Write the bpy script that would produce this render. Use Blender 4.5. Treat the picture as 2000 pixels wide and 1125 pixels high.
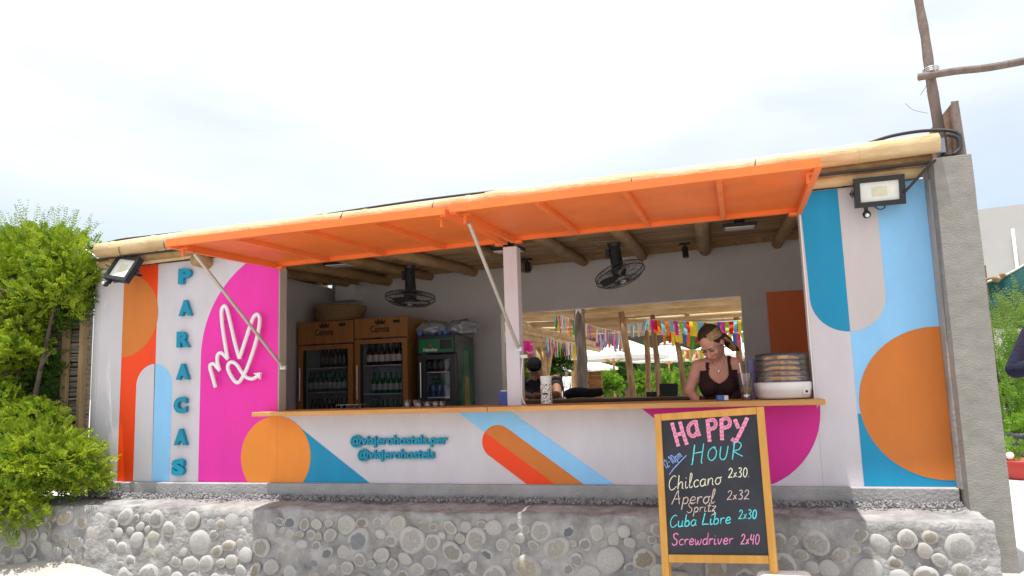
import bpy, bmesh, math, random
from mathutils import Vector, Matrix, Euler, noise
import numpy as np

# ------------------------------------------------------------------ camera, sky, sun, exposure
SC = bpy.context.scene
for _o in list(bpy.data.objects): bpy.data.objects.remove(_o)
COL = SC.collection
rad = math.radians
def camera():
    cd = bpy.data.cameras.new('camera'); cam = bpy.data.objects.new('camera', cd); COL.objects.link(cam)
    yaw, pitch, roll = rad(-15.966), rad(7.4315), rad(-1.793)
    f = Vector((math.sin(yaw)*math.cos(pitch), math.cos(yaw)*math.cos(pitch), math.sin(pitch)))
    r = Vector((math.cos(yaw), -math.sin(yaw), 0)); u = r.cross(f)
    r2 = r*math.cos(roll)+u*math.sin(roll); u2 = u*math.cos(roll)-r*math.sin(roll)
    m = Matrix((( r2.x,u2.x,-f.x,0),(r2.y,u2.y,-f.y,-5.2),(r2.z,u2.z,-f.z,1.6),(0,0,0,1)))
    cam.matrix_world = m
    cd.sensor_width = 36; cd.lens = 1450/2000*36; cd.clip_end = 3000; cd.clip_start = .05
    SC.camera = cam
camera()
SUN_DIR = Vector((0.085, 0.13, -1)).normalized()     # the way the light travels: high noon, a little from the front left
def world():
    w = bpy.data.worlds.new('World'); SC.world = w; w.use_nodes = True
    nt = w.node_tree; N = nt.nodes; L = nt.links; N.clear()
    out = N.new('ShaderNodeOutputWorld'); bg = N.new('ShaderNodeBackground'); bg.inputs[1].default_value = 0.14
    sky = N.new('ShaderNodeTexSky'); sky.sky_type = 'NISHITA'; sky.sun_disc = False
    s = -SUN_DIR
    sky.sun_elevation = math.asin(s.z); sky.sun_rotation = math.atan2(s.x, s.y)
    sky.air_density = 1.0; sky.dust_density = 1.2; sky.ozone_density = 1.0
    tc = N.new('ShaderNodeTexCoord'); mp = N.new('ShaderNodeMapping'); mp.inputs['Scale'].default_value = (1.0, 1.0, 3.2)
    mp.inputs['Rotation'].default_value = (0.1, 0.16, 0.5); mp.inputs['Location'].default_value = (2.1, 0.3, 0.9)
    n1 = N.new('ShaderNodeTexNoise'); n1.inputs['Scale'].default_value = 1.25; n1.inputs['Detail'].default_value = 6; n1.inputs['Roughness'].default_value = .46
    n1.inputs['Distortion'].default_value = .35
    cr = N.new('ShaderNodeValToRGB'); cr.color_ramp.elements[0].position = .36; cr.color_ramp.elements[1].position = .60
    cr.color_ramp.elements[0].color = (.30,.30,.30,1); cr.color_ramp.elements[1].color = (1,1,1,1)
    mx = N.new('ShaderNodeMix'); mx.data_type = 'RGBA'
    mx.inputs[7].default_value = (6.3, 6.45, 6.6, 1)          # thin bright high cloud
    L.new(tc.outputs['Generated'], mp.inputs[0]); L.new(mp.outputs[0], n1.inputs['Vector']); sp = N.new('ShaderNodeSeparateXYZ'); L.new(tc.outputs['Generated'], sp.inputs[0]); ma = N.new('ShaderNodeMath'); ma.operation = 'MULTIPLY_ADD'; ma.inputs[1].default_value = .62; L.new(sp.outputs[2], ma.inputs[0])
    sb = N.new('ShaderNodeMath'); sb.operation = 'MULTIPLY_ADD'; sb.inputs[1].default_value = .62; sb.inputs[2].default_value = .03; L.new(n1.outputs[0], sb.inputs[0]); L.new(sb.outputs[0], ma.inputs[2]); L.new(ma.outputs[0], cr.inputs[0])
    L.new(cr.outputs[0], mx.inputs[0]); L.new(sky.outputs[0], mx.inputs[6])
    L.new(mx.outputs[2], bg.inputs[0]); L.new(bg.outputs[0], out.inputs[0])
world()
def sun():
    l = bpy.data.lights.new('sun', 'SUN'); l.energy = 5.0; l.angle = rad(.53); l.color = (1, .955, .88)
    o = bpy.data.objects.new('sun', l); COL.objects.link(o); o.location = (0, 0, 20)
    o.rotation_euler = SUN_DIR.to_track_quat('-Z', 'Y').to_euler()
sun()
SC.view_settings.view_transform = 'Standard'; SC.view_settings.look = 'None'
SC.view_settings.gamma = 1; SC.view_settings.use_curve_mapping = False
SC.view_settings.exposure = 0.40
SC.render.engine = 'CYCLES'
SC.cycles.max_bounces = 10; SC.cycles.diffuse_bounces = 5; SC.cycles.transparent_max_bounces = 24

# ------------------------------------------------------------------ helpers
R = random.Random(7)
OFF = {}                                   # world offset of every thing's base
def thing(name, label=None, cat=None, loc=(0,0,0), group=None, kind=None):
    o = bpy.data.objects.new(name, None); COL.objects.link(o); o.location = loc; o.empty_display_size = .1
    OFF[o.name] = Vector(loc); tag(o, label, cat, group, kind); return o
def tag(o, label=None, cat=None, group=None, kind=None):
    if label: o['label'] = label
    if cat: o['category'] = cat
    if group: o['group'] = group
    if kind: o['kind'] = kind
    return o
def basis(d):
    d = Vector(d).normalized(); a = Vector((0,0,1)) if abs(d.z) < .9 else Vector((1,0,0))
    x = a.cross(d).normalized(); return x, d.cross(x).normalized(), d
class MB:
    def __init__(s): s.v = []; s.f = []; s.sm = []
    def add(s, vs, fs, smooth=False):
        n = len(s.v); s.v += [tuple(p) for p in vs]; s.f += [tuple(i+n for i in f) for f in fs]; s.sm += [smooth]*len(fs); return s
    def box(s, c, d, rot=None, bev=0.0):
        c = Vector(c); h = Vector(d)*.5; M = rot if rot is not None else Matrix.Identity(3)
        if bev <= 0 or min(h) <= bev:
            vs = [c+M@Vector((x*h.x,y*h.y,z*h.z)) for x in (-1,1) for y in (-1,1) for z in (-1,1)]
            return s.add(vs, [(0,1,3,2),(4,6,7,5),(0,4,5,1),(2,3,7,6),(0,2,6,4),(1,5,7,3)])
        bm = bmesh.new(); bmesh.ops.create_cube(bm, size=1)
        for v in bm.verts: v.co = Vector((v.co.x*d[0], v.co.y*d[1], v.co.z*d[2]))
        bmesh.ops.bevel(bm, geom=bm.edges[:], offset=bev, segments=2, affect='EDGES', profile=.5)
        bm.verts.index_update()
        vs = [c+M@v.co for v in bm.verts]; fs = [[v.index for v in f.verts] for f in bm.faces]; bm.free()
        return s.add(vs, fs)
    def bb(s, a, b, bev=0.0):
        a = Vector(a); b = Vector(b); return s.box((a+b)/2, [abs(k) for k in (b-a)], None, bev)
    def cyl(s, p0, p1, r0, r1=None, n=12, cap=True, smooth=True):
        r1 = r0 if r1 is None else r1; p0 = Vector(p0); p1 = Vector(p1); x, y, d = basis(p1-p0)
        vs = []
        for p, r in ((p0,r0),(p1,r1)):
            vs += [p+x*(r*math.cos(2*math.pi*k/n))+y*(r*math.sin(2*math.pi*k/n)) for k in range(n)]
        s.add(vs, [(k,(k+1)%n,n+(k+1)%n,n+k) for k in range(n)], smooth)
        if cap: s.add(vs, [tuple(range(n-1,-1,-1)), tuple(range(n,2*n))])
        return s
    def tube(s, pts, r, n=8, closed=False, cap=True):
        pts = [Vector(p) for p in pts]; m = len(pts); rs = r if isinstance(r,(list,tuple)) else [r]*m
        vs = []; px = None
        for i, p in enumerate(pts):
            a = pts[(i-1)%m] if (closed or i>0) else p; b = pts[(i+1)%m] if (closed or i<m-1) else p
            d = (b-a)
            if d.length < 1e-9: d = Vector((0,0,1))
            d.normalize()
            if px is None: px = basis(d)[0]
            else:
                px = px-d*px.dot(d); px = px.normalized() if px.length > 1e-6 else basis(d)[0]
            y = d.cross(px)
            vs += [p+px*(rs[i]*math.cos(2*math.pi*k/n))+y*(rs[i]*math.sin(2*math.pi*k/n)) for k in range(n)]
        fs = []
        for i in range(m if closed else m-1):
            j = (i+1)%m
            fs += [(i*n+k, i*n+(k+1)%n, j*n+(k+1)%n, j*n+k) for k in range(n)]
        if cap and not closed: fs += [tuple(range(n-1,-1,-1)), tuple(range((m-1)*n, m*n))]
        return s.add(vs, fs, True)
    def lathe(s, prof, o=(0,0,0), n=20, rot=None, smooth=True):
        o = Vector(o); M = rot if rot is not None else Matrix.Identity(3); vs = []; m = len(prof)
        for r, z in prof: vs += [o+M@Vector((r*math.cos(2*math.pi*k/n), r*math.sin(2*math.pi*k/n), z)) for k in range(n)]
        fs = [(i*n+k, i*n+(k+1)%n, (i+1)*n+(k+1)%n, (i+1)*n+k) for i in range(m-1) for k in range(n)]
        return s.add(vs, fs, smooth)
    def ell(s, c, r, rot=None, nu=16, nv=10):
        c = Vector(c); M = rot if rot is not None else Matrix.Identity(3)
        r = (r,r,r) if isinstance(r,(int,float)) else r
        vs = [c+M@Vector((0,0,-r[2]))]
        for i in range(1, nv):
            a = -math.pi/2+math.pi*i/nv
            vs += [c+M@Vector((r[0]*math.cos(a)*math.cos(2*math.pi*k/nu), r[1]*math.cos(a)*math.sin(2*math.pi*k/nu), r[2]*math.sin(a))) for k in range(nu)]
        vs.append(c+M@Vector((0,0,r[2]))); fs = []
        for k in range(nu): fs.append((0, 1+(k+1)%nu, 1+k))
        for i in range(nv-2):
            for k in range(nu): fs.append((1+i*nu+k, 1+i*nu+(k+1)%nu, 1+(i+1)*nu+(k+1)%nu, 1+(i+1)*nu+k))
        t = len(vs)-1; b = 1+(nv-2)*nu
        for k in range(nu): fs.append((b+k, b+(k+1)%nu, t))
        return s.add(vs, fs, True)
    def cap2(s, p0, p1, r0, r1, n=12):                 # limb: cone with round ends
        s.cyl(p0, p1, r0, r1, n, True); s.ell(p0, r0, None, n, 8); return s.ell(p1, r1, None, n, 8)
    def prism(s, poly, y0, y1):                        # polygon in the x-z plane, from depth y0 to y1
        n = len(poly); vs = [(x,y0,z) for x,z in poly]+[(x,y1,z) for x,z in poly]
        return s.add(vs, [tuple(range(n)), tuple(range(2*n-1,n-1,-1))]+[(k,n+k,n+(k+1)%n,(k+1)%n) for k in range(n)])
    def sheet(s, poly, y):
        return s.add([(x,y,z) for x,z in poly], [tuple(range(len(poly)))])
    def mesh(s, name, off=Vector((0,0,0))):
        me = bpy.data.meshes.new(name); me.from_pydata([(a-off[0],b-off[1],c-off[2]) for a,b,c in s.v], [], s.f)
        me.polygons.foreach_set('use_smooth', s.sm); me.update(); return me
    def build(s, name, m, parent=None, label=None, cat=None, group=None, kind=None, origin=None, fix=True):
        off = OFF[parent.name] if parent is not None else Vector(origin or (0,0,0))
        me = s.mesh(name, off)
        if fix:
            bm = bmesh.new(); bm.from_mesh(me); bmesh.ops.recalc_face_normals(bm, faces=bm.faces[:]); bm.to_mesh(me); bm.free()
        me.materials.append(m); o = bpy.data.objects.new(name, me); COL.objects.link(o)
        if parent is not None: o.parent = parent; OFF[o.name] = off
        else: o.location = off; OFF[o.name] = Vector(off)
        return tag(o, label, cat, group, kind)
def inst(name, me, parent, loc, rot=(0,0,0), scale=(1,1,1)):
    """a piece that shares its mesh with its like; loc is in world space"""
    o = bpy.data.objects.new(name, me); COL.objects.link(o)
    off = OFF[parent.name] if parent is not None else Vector((0,0,0))
    o.parent = parent; o.location = Vector(loc)-off; o.rotation_euler = rot; o.scale = scale; OFF[o.name] = Vector(loc); return o
def copy_tree(o, loc=None, parent=None):
    c = o.copy(); COL.objects.link(c)
    if parent is not None: c.parent = parent
    if loc is not None: c.location = loc; OFF[c.name] = Vector(loc)
    for ch in list(o.children): copy_tree(ch, None, c)
    return c
def arc(cx, cz, r, a0, a1, n=40):
    return [(cx+r*math.cos(rad(a0+(a1-a0)*k/n)), cz+r*math.sin(rad(a0+(a1-a0)*k/n))) for k in range(n+1)]
def clip(poly, x0=-99, x1=99, z0=-99, z1=99):
    for ax, lim, sg in ((0,x0,1),(0,x1,-1),(1,z0,1),(1,z1,-1)):
        out = []
        for k in range(len(poly)):
            a = poly[k-1]; b = poly[k]; da = (a[ax]-lim)*sg; db = (b[ax]-lim)*sg
            if (da >= 0) != (db >= 0):
                t = da/(da-db); out.append((a[0]+(b[0]-a[0])*t, a[1]+(b[1]-a[1])*t))
            if db >= 0: out.append(b)
        poly = out
    return poly
def spline(pts, n=8, closed=False):
    P = [Vector(p) for p in pts]; m = len(P); out = []
    for i in range(m if closed else m-1):
        p0 = P[(i-1)%m] if (closed or i>0) else P[i]; p1 = P[i]; p2 = P[(i+1)%m]; p3 = P[(i+2)%m] if (closed or i+2<m) else p2
        for k in range(n):
            t = k/n; out.append(.5*((2*p1)+(p2-p0)*t+(2*p0-5*p1+4*p2-p3)*t*t+(3*p1-p0-3*p2+p3)*t**3))
    if not closed: out.append(P[-1])
    return out
def rot3(x=0, y=0, z=0): return Euler((rad(x),rad(y),rad(z))).to_matrix()

# ------------------------------------------------------------------ materials
MATS = {}
def srgb(r, g, b):
    f = lambda c: ((c/255+.055)/1.055)**2.4 if c > 10 else c/255/12.92
    return (f(r), f(g), f(b))
def mat(name, col, rough=.6, var=.12, scale=6, bump=0.0, bscale=60, metal=0, stretch=(1,1,1), col2=None, spec=.4, rnd=0.0, detail=5, dirt=0.0, emit=None):
    if name in MATS: return MATS[name]
    m = bpy.data.materials.new(name); m.use_nodes = True; nt = m.node_tree; N = nt.nodes; L = nt.links
    b = N['Principled BSDF']; b.inputs['Roughness'].default_value = rough; b.inputs['Metallic'].default_value = metal
    b.inputs['Specular IOR Level'].default_value = spec
    tc = N.new('ShaderNodeTexCoord'); mp = N.new('ShaderNodeMapping'); mp.inputs['Scale'].default_value = stretch
    L.new(tc.outputs['Object'], mp.inputs[0])
    n = N.new('ShaderNodeTexNoise'); n.inputs['Scale'].default_value = scale; n.inputs['Detail'].default_value = detail; n.inputs['Roughness'].default_value = .6
    L.new(mp.outputs[0], n.inputs['Vector'])
    cr = N.new('ShaderNodeValToRGB'); e = cr.color_ramp.elements
    e[0].position = .3; e[1].position = .7
    c2 = col2 or tuple(min(1,c*(1+var)) for c in col); c1 = tuple(c*(1-var) for c in col) if col2 is None else col
    e[0].color = (*c1,1); e[1].color = (*c2,1)
    L.new(n.outputs[0], cr.inputs[0]); last = cr.outputs[0]
    if dirt > 0:
        n3 = N.new('ShaderNodeTexNoise'); n3.inputs['Scale'].default_value = 2.3; n3.inputs['Detail'].default_value = 8; n3.inputs['Roughness'].default_value = .7
        L.new(tc.outputs['Object'], n3.inputs['Vector'])
        r3 = N.new('ShaderNodeValToRGB'); r3.color_ramp.elements[0].position = .5; r3.color_ramp.elements[1].position = .75
        r3.color_ramp.elements[0].color = (0,0,0,1); r3.color_ramp.elements[1].color = (dirt,dirt,dirt,1)
        mx = N.new('ShaderNodeMix'); mx.data_type = 'RGBA'; mx.inputs[7].default_value = (col[0]*.55+.05,col[1]*.55+.045,col[2]*.55+.035,1)
        L.new(n3.outputs[0], r3.inputs[0]); L.new(r3.outputs[0], mx.inputs[0]); L.new(last, mx.inputs[6]); last = mx.outputs[2]
    if rnd > 0:
        oi = N.new('ShaderNodeObjectInfo'); hs = N.new('ShaderNodeHueSaturation'); ma = N.new('ShaderNodeMapRange')
        ma.inputs[3].default_value = 1-rnd; ma.inputs[4].default_value = 1+rnd
        L.new(oi.outputs['Random'], ma.inputs[0]); L.new(ma.outputs[0], hs.inputs['Value']); L.new(last, hs.inputs['Color']); last = hs.outputs[0]
    L.new(last, b.inputs['Base Color'])
    if bump > 0:
        n2 = N.new('ShaderNodeTexNoise'); n2.inputs['Scale'].default_value = bscale; n2.inputs['Detail'].default_value = 6
        L.new(mp.outputs[0], n2.inputs['Vector']); bu = N.new('ShaderNodeBump'); bu.inputs['Strength'].default_value = bump; bu.inputs['Distance'].default_value = .02
        L.new(n2.outputs[0], bu.inputs['Height']); L.new(bu.outputs[0], b.inputs['Normal'])
    MATS[name] = m; return m
def paint(name, rgb): return mat(name, rgb, .55, .05, 4, .12, 90, stretch=(1.6,1,.5), dirt=.16)
def leafmat(name, c, c2, trans=.35):
    m = mat(name, c, .5, 0, 9, col2=c2, rnd=0, spec=.3); N = m.node_tree.nodes; L = m.node_tree.links
    b = N['Principled BSDF']; out = N['Material Output']; t = N.new('ShaderNodeBsdfTranslucent'); mix = N.new('ShaderNodeMixShader'); mix.inputs[0].default_value = trans
    L.new(b.inputs['Base Color'].links[0].from_socket, t.inputs[0]); L.new(b.outputs[0], mix.inputs[1]); L.new(t.outputs[0], mix.inputs[2]); L.new(mix.outputs[0], out.inputs[0]); return m
def clearmat(name, tint=(1,1,1), refl=.08, rough=.02, haze=0.0, hcol=(.8,.8,.8)):
    m = bpy.data.materials.new(name); m.use_nodes = True; N = m.node_tree.nodes; L = m.node_tree.links; N.remove(N['Principled BSDF'])
    out = N['Material Output']; t = N.new('ShaderNodeBsdfTransparent'); t.inputs[0].default_value = (*tint,1)
    g = N.new('ShaderNodeBsdfGlossy'); g.inputs['Roughness'].default_value = rough
    fr = N.new('ShaderNodeFresnel'); fr.inputs[0].default_value = 1.45
    ad = N.new('ShaderNodeMath'); ad.operation = 'ADD'; ad.inputs[1].default_value = refl-.03; L.new(fr.outputs[0], ad.inputs[0])
    mx = N.new('ShaderNodeMixShader'); L.new(ad.outputs[0], mx.inputs[0]); L.new(t.outputs[0], mx.inputs[1]); L.new(g.outputs[0], mx.inputs[2]); last = mx.outputs[0]
    if haze > 0:
        d = N.new('ShaderNodeBsdfDiffuse'); d.inputs[0].default_value = (*hcol,1); m2 = N.new('ShaderNodeMixShader'); m2.inputs[0].default_value = haze
        L.new(last, m2.inputs[1]); L.new(d.outputs[0], m2.inputs[2]); last = m2.outputs[0]
    L.new(last, out.inputs[0]); MATS[name] = m; return m

WHITE = paint('wall_white_paint', (.61,.585,.64))
GREYW = mat('interior_grey_paint', (.66,.635,.65), .6, .05, 3, .04, 120)
TEAL = paint('teal_paint', (.003,.27,.50)); MAG = paint('magenta_paint', (.80,.028,.40)); RED = paint('red_orange_paint', (.88,.06,.004))
OCH = paint('ochre_paint', (.62,.185,.028)); ORG = paint('orange_paint', (.84,.27,.033)); SKYB = paint('sky_blue_paint', (.27,.59,.94)); GREYP = paint('warm_grey_paint', (.58,.54,.56))
AWN = mat('orange_lacquer', (.82,.19,.04), .5, .10, 3, .10, 14, dirt=.4)
CONC = mat('rough_concrete', (.27,.262,.245), .95, .14, 9, .30, 70, stretch=(1,1,1.7), dirt=.7)
CEM = mat('pale_cement', (.36,.355,.36), .9, .2, 4, .35, 50, dirt=.3)
MORT = mat('wall_mortar', (.285,.283,.285), .95, .45, 7, 1.0, 26, detail=12, dirt=.75)
BAM = mat('bamboo_culm', (.47,.30,.13), .55, 0, 4, .35, 30, stretch=(.6,2,2), col2=(.75,.59,.36), rnd=.12)
BAMD = mat('aged_bamboo', (.27,.155,.065), .6, 0, 6, .2, 30, stretch=(2,.4,2), col2=(.46,.30,.14), rnd=.18)
CANE = mat('ceiling_cane', (.30,.19,.10), .75, 0, 10, .4, 60, stretch=(.25,4,4), col2=(.50,.35,.20), rnd=.3)
WOOD = mat('honey_wood', (.50,.24,.07), .5, 0, 7, .15, 50, stretch=(.35,3,3), col2=(.68,.37,.13), rnd=.06)
WOODV = mat('honey_wood_upright', (.52,.25,.045), .5, 0, 7, .12, 50, stretch=(3,3,.35), col2=(.66,.35,.08), rnd=.06)
FRW = mat('fridge_wood', (.30,.125,.035), .55, 0, 6, .12, 60, stretch=(3,3,.3), col2=(.42,.19,.06), rnd=.05)
GREYWOOD = mat('weathered_post', (.13,.105,.09), .85, 0, 9, .5, 40, stretch=(3,3,.4), col2=(.27,.23,.20), rnd=.12)
BROWNPOST = mat('brown_pole', (.20,.11,.06), .8, 0, 9, .4, 40, stretch=(3,3,.4), col2=(.38,.24,.14), rnd=.15)
DARKPOLE = mat('old_dark_pole', (.13,.105,.095), .8, 0, 8, .4, 40, stretch=(2,2,.6), col2=(.25,.20,.18))
BLACK = mat('black_plastic', (.018,.019,.022), .42, .2, 10)
DGREY = mat('dark_metal', (.05,.052,.058), .45, .15, 10, metal=.3)
STEEL = mat('galvanised_steel', (.62,.62,.63), .35, .1, 12, metal=.9)
GLOSSW = mat('white_plastic', (.78,.78,.80), .35, .03, 8)
NEONW = mat('white_acrylic', (.82,.82,.84), .4, .02, 8)
LENS = mat('lamp_lens', (.72,.73,.70), .18, .06, 20)
CABLE = mat('cable', (.03,.03,.034), .6, .1, 10)
LETTER = mat('turquoise_letter', (.0,.25,.40), .4, .06, 10)
GLASS = clearmat('fridge_glass', (.86,.89,.93), .06)
CLEAR = clearmat('clear_plastic', (.985,.985,.99), .03, .1, .045, (.92,.92,.94))
MURALY = -.0012

# ------------------------------------------------------------------ ground and terrace
SAND = mat('pale_sand', (.43,.40,.365), .95, .18, 2.5, .5, 45, dirt=.2)
PAVE = mat('terrace_concrete', (.50,.485,.47), .9, .12, 1.5, .25, 30, dirt=.25)
MB().add([(-700,-700,0),(700,-700,0),(700,700,0),(-700,700,0)], [(0,1,2,3)]).build('ground', SAND, label='pale sandy beach ground reaching to the horizon', kind='structure')
def terrace():
    m = MB(); m.bb((-60,-.12,.004), (1.33,90,.45)); m.bb((1.33,-.40,.004), (60,90,.452)); return m.build('terrace', PAVE, kind='structure')
terrace()
def drift():
    m = MB(); nx, ny = 46, 24; vs = []
    for j in range(ny+1):
        for i in range(nx+1):
            x = -7.6+i*5.0/nx; y = -2.4+j*2.0/ny
            h = .37*math.exp(-((x+5.0)/1.05)**2)*(1/(1+math.exp(-(y+.95)*7)))
            h += .22*math.exp(-((x+6.6)/.9)**2)*(1/(1+math.exp(-(y+.9)*7)))
            e = min(1, i/4, (nx-i)/4, j/4)
            h = h*e + .018*e*noise.noise((x*4,y*4,0)) + .004
            vs.append((x,y,max(h,.0035)-(.01 if e == 0 else 0)))
    fs = [(j*(nx+1)+i, j*(nx+1)+i+1, (j+1)*(nx+1)+i+1, (j+1)*(nx+1)+i) for j in range(ny) for i in range(nx)]
    m.add(vs, fs, True); m.build('sand_drift', SAND, kind='structure')
drift()

# ------------------------------------------------------------------ retaining wall of river stones
WALL_TOP = .80
def face_y(x, z): return -.455-.10*(WALL_TOP-z)
stone_wall = thing('stone_retaining_wall', 'low retaining wall of rounded river stones set in grey mortar', 'wall', (-3.5,-.3,0))
def wall_core():
    x0, x1 = -8.6, 1.335; nx = 330; prof = []
    for k in range(19): prof.append(('f', k/18*(WALL_TOP-.03)))
    m = MB(); vs = []
    rows = [('f', z) for _, z in prof]+[('t', t) for t in (.0,.25,.5,.75,1.0)]
    for kind, t in rows:
        for i in range(nx+1):
            x = x0+(x1-x0)*i/nx
            n1 = noise.noise((x*3.1,t*3.1+(5 if kind=='t' else 0),.3)); n2 = noise.noise((x*11,t*11+(9 if kind=='t' else 0),2.3)); n3 = noise.noise((x*31,t*31,6.3))
            if kind == 'f': vs.append((x+(.02*n2 if i in (0,nx) else 0), face_y(x,t)-.025*n1-.014*n2-.006*n3, t))
            else:
                y = -.44+t*.34; vs.append((x, y-.01*n2, WALL_TOP-.006+.016*n1+.012*n2+.007*n3-.018*(1-t)))
    nr = len(rows); fs = [(r*(nx+1)+i, r*(nx+1)+i+1, (r+1)*(nx+1)+i+1, (r+1)*(nx+1)+i) for r in range(nr-1) for i in range(nx)]
    m.add(vs, fs, True)
    for side in (0, nx):                                  # the end faces
        ring = [vs[r*(nx+1)+side] for r in range(nr)]+[(vs[side][0],-.08,0)]
        m.add(ring, [tuple(range(len(ring)))])
    return m.build('mortar_core', MORT, stone_wall)
wall_core()
def stonemat(name, c, ring):
    m = mat(name, c, .8, .25, 9, .35, 30, rnd=.25, detail=8); N = m.node_tree.nodes; L = m.node_tree.links
    b = N['Principled BSDF']; src = b.inputs['Base Color'].links[0].from_socket
    tc = N.new('ShaderNodeTexCoord'); sp = N.new('ShaderNodeSeparateXYZ'); cb = N.new('ShaderNodeCombineXYZ'); ln = N.new('ShaderNodeVectorMath'); ln.operation = 'LENGTH'
    L.new(tc.outputs['Object'], sp.inputs[0]); L.new(sp.outputs[0], cb.inputs[0]); L.new(sp.outputs[2], cb.inputs[1]); L.new(cb.outputs[0], ln.inputs[0])
    nz = N.new('ShaderNodeTexNoise'); nz.inputs['Scale'].default_value = 2.6; L.new(tc.outputs['Object'], nz.inputs['Vector'])
    ad = N.new('ShaderNodeMath'); ad.operation = 'MULTIPLY_ADD'; ad.inputs[1].default_value = .55; L.new(nz.outputs[0], ad.inputs[0]); L.new(ln.outputs['Value'], ad.inputs[2])
    cr = N.new('ShaderNodeValToRGB'); cr.color_ramp.elements[0].position = .92; cr.color_ramp.elements[1].position = 1.06; L.new(ad.outputs[0], cr.inputs[0])
    mx = N.new('ShaderNodeMix'); mx.data_type = 'RGBA'; mx.inputs[7].default_value = (*ring,1)
    L.new(cr.outputs[0], mx.inputs[0]); L.new(src, mx.inputs[6]); L.new(mx.outputs[2], b.inputs['Base Color']); return m
STONES = [stonemat('stone_grey', (.30,.29,.28), (.43,.42,.41)), stonemat('stone_pale', (.355,.35,.34), (.41,.405,.40)),
          stonemat('stone_tan', (.27,.24,.20), (.39,.38,.365)), stonemat('stone_blue', (.17,.185,.205), (.38,.38,.38)), stonemat('stone_warm', (.31,.295,.27), (.41,.40,.39))]
def stones():
    meshes = []
    for k in range(15):
        bm = bmesh.new(); bmesh.ops.create_icosphere(bm, subdivisions=3, radius=1)
        q = R.uniform(0,50); sx = R.uniform(.9,1.1)
        for v in bm.verts:
            p = v.co.copy(); d = 1+.17*noise.noise(p*.95+Vector((q,0,0)))+.06*noise.noise(p*2.6+Vector((0,q,0)))
            v.co = Vector((p.x*d*sx, p.y*d, p.z*d))
        me = bpy.data.meshes.new('stone'); bm.to_mesh(me); bm.free()
        for p in me.polygons: p.use_smooth = True
        me.materials.append(STONES[[0,1,4,0,2,1,4,0,1,3,0,1,4,2,0][k]]); meshes.append(me)
    px = np.zeros(1200); pz = np.zeros(1200); pr = np.zeros(1200); n = 0; rng = np.random.default_rng(11); NT = 42000
    for tr in range(NT):
        f = 1-tr/NT; x = rng.uniform(-7.2,1.27); z = rng.uniform(.05,.70)
        s = .032+.060*f*rng.random()+.010*rng.random(); s *= (1.0 if z < .6 else .78)
        if n and (((px[:n]-x)**2+((pz[:n]-z)*1.03)**2) < (pr[:n]+s-.003)**2).any(): continue
        px[n], pz[n], pr[n] = x, z, s; n += 1
        if n >= 1150: break
    seen = [k for k in range(n) if pz[k] > (.35 if px[k] > -3.6 else .24) and px[k] > -6.4]
    keep = set(sorted(seen, key=lambda k: -pr[k])[:296]); rest = MB()
    for k in range(n):
        x, z, s = float(px[k]), float(pz[k]), float(pr[k]); a = R.uniform(-40,40) if R.random() < .8 else R.uniform(-90,90)
        loc = (x, face_y(x,z)+R.uniform(.0,.014), z); sc = (s*1.12, s*R.uniform(.30,.44), s*R.uniform(.78,1.12))
        if k in keep: inst('stone', meshes[R.randrange(15)], stone_wall, loc, (0,rad(a),0), sc)
        else: rest.ell(loc, sc, rot3(0,a,0), 9, 6)
    o = rest.build('small_stones', mat('small_stone', (.25,.24,.23), .85, .45, 9, .4, 30), stone_wall, fix=False); o['kind'] = 'stuff'
stones()
def gravel():
    m = MB()
    for k in range(3600):
        x = R.uniform(-5.3,1.28); y = R.triangular(-.235,-.065,-.13); s = R.uniform(.005,.0145); z = WALL_TOP+.005+s*.3+.02*max(0,1-abs(y+.1)/.1)*R.random()
        M = Euler((R.uniform(0,6),R.uniform(0,6),R.uniform(0,6))).to_matrix()
        c = Vector((x,y,z)); r = (s*R.uniform(.7,1.3),s*R.uniform(.6,1),s*R.uniform(.5,.9))
        vs = [c+M@Vector(p) for p in ((r[0],0,0),(-r[0],0,0),(0,r[1],0),(0,-r[1],0),(0,0,r[2]),(0,0,-r[2]))]
        m.add(vs, [(0,2,4),(2,1,4),(1,3,4),(3,0,4),(2,0,5),(1,2,5),(3,1,5),(0,3,5)])
    m.build('gravel', mat('gravel_chips', (.13,.135,.15), .85, 0, 45, col2=(.36,.35,.36), detail=1), label='strip of grey gravel chips between wall top and kerb', cat='gravel', kind='stuff', fix=False)
gravel()

# ------------------------------------------------------------------ the kiosk building
TZ = lambda x: .0185*(x+1.7)                      # the roof climbs a little to the right
kiosk = thing('bar_kiosk', 'white beach bar kiosk with colourful geometric mural and bamboo roof', 'building', (-1.85,1.2,.45))
fl = MB().bb((-5.2,.02,.44), (1.3,2.72,.47)).build('floor', CEM, kiosk)
MB().bb((-5.24,-.06,.70), (1.284,.10,.900), .006).build('kerb', CEM, kiosk)
WTL = lambda x: 2.775+TZ(x)
def wallpiece(x0, x1, name):
    return MB().prism([(x0,.900),(x1,.900),(x1,WTL(x1)),(x0,WTL(x0))], 0, .10).build(name, WHITE, kiosk)
wl = wallpiece(-5.235, -3.45, 'front_wall'); wr = wallpiece(.531, 1.284, 'front_wall')
wc = MB().prism([(-3.449,.900),(.530,.900),(.530,1.415),(-3.449,1.415)], .0005, .10).build('counter_wall', WHITE, kiosk)
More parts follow.
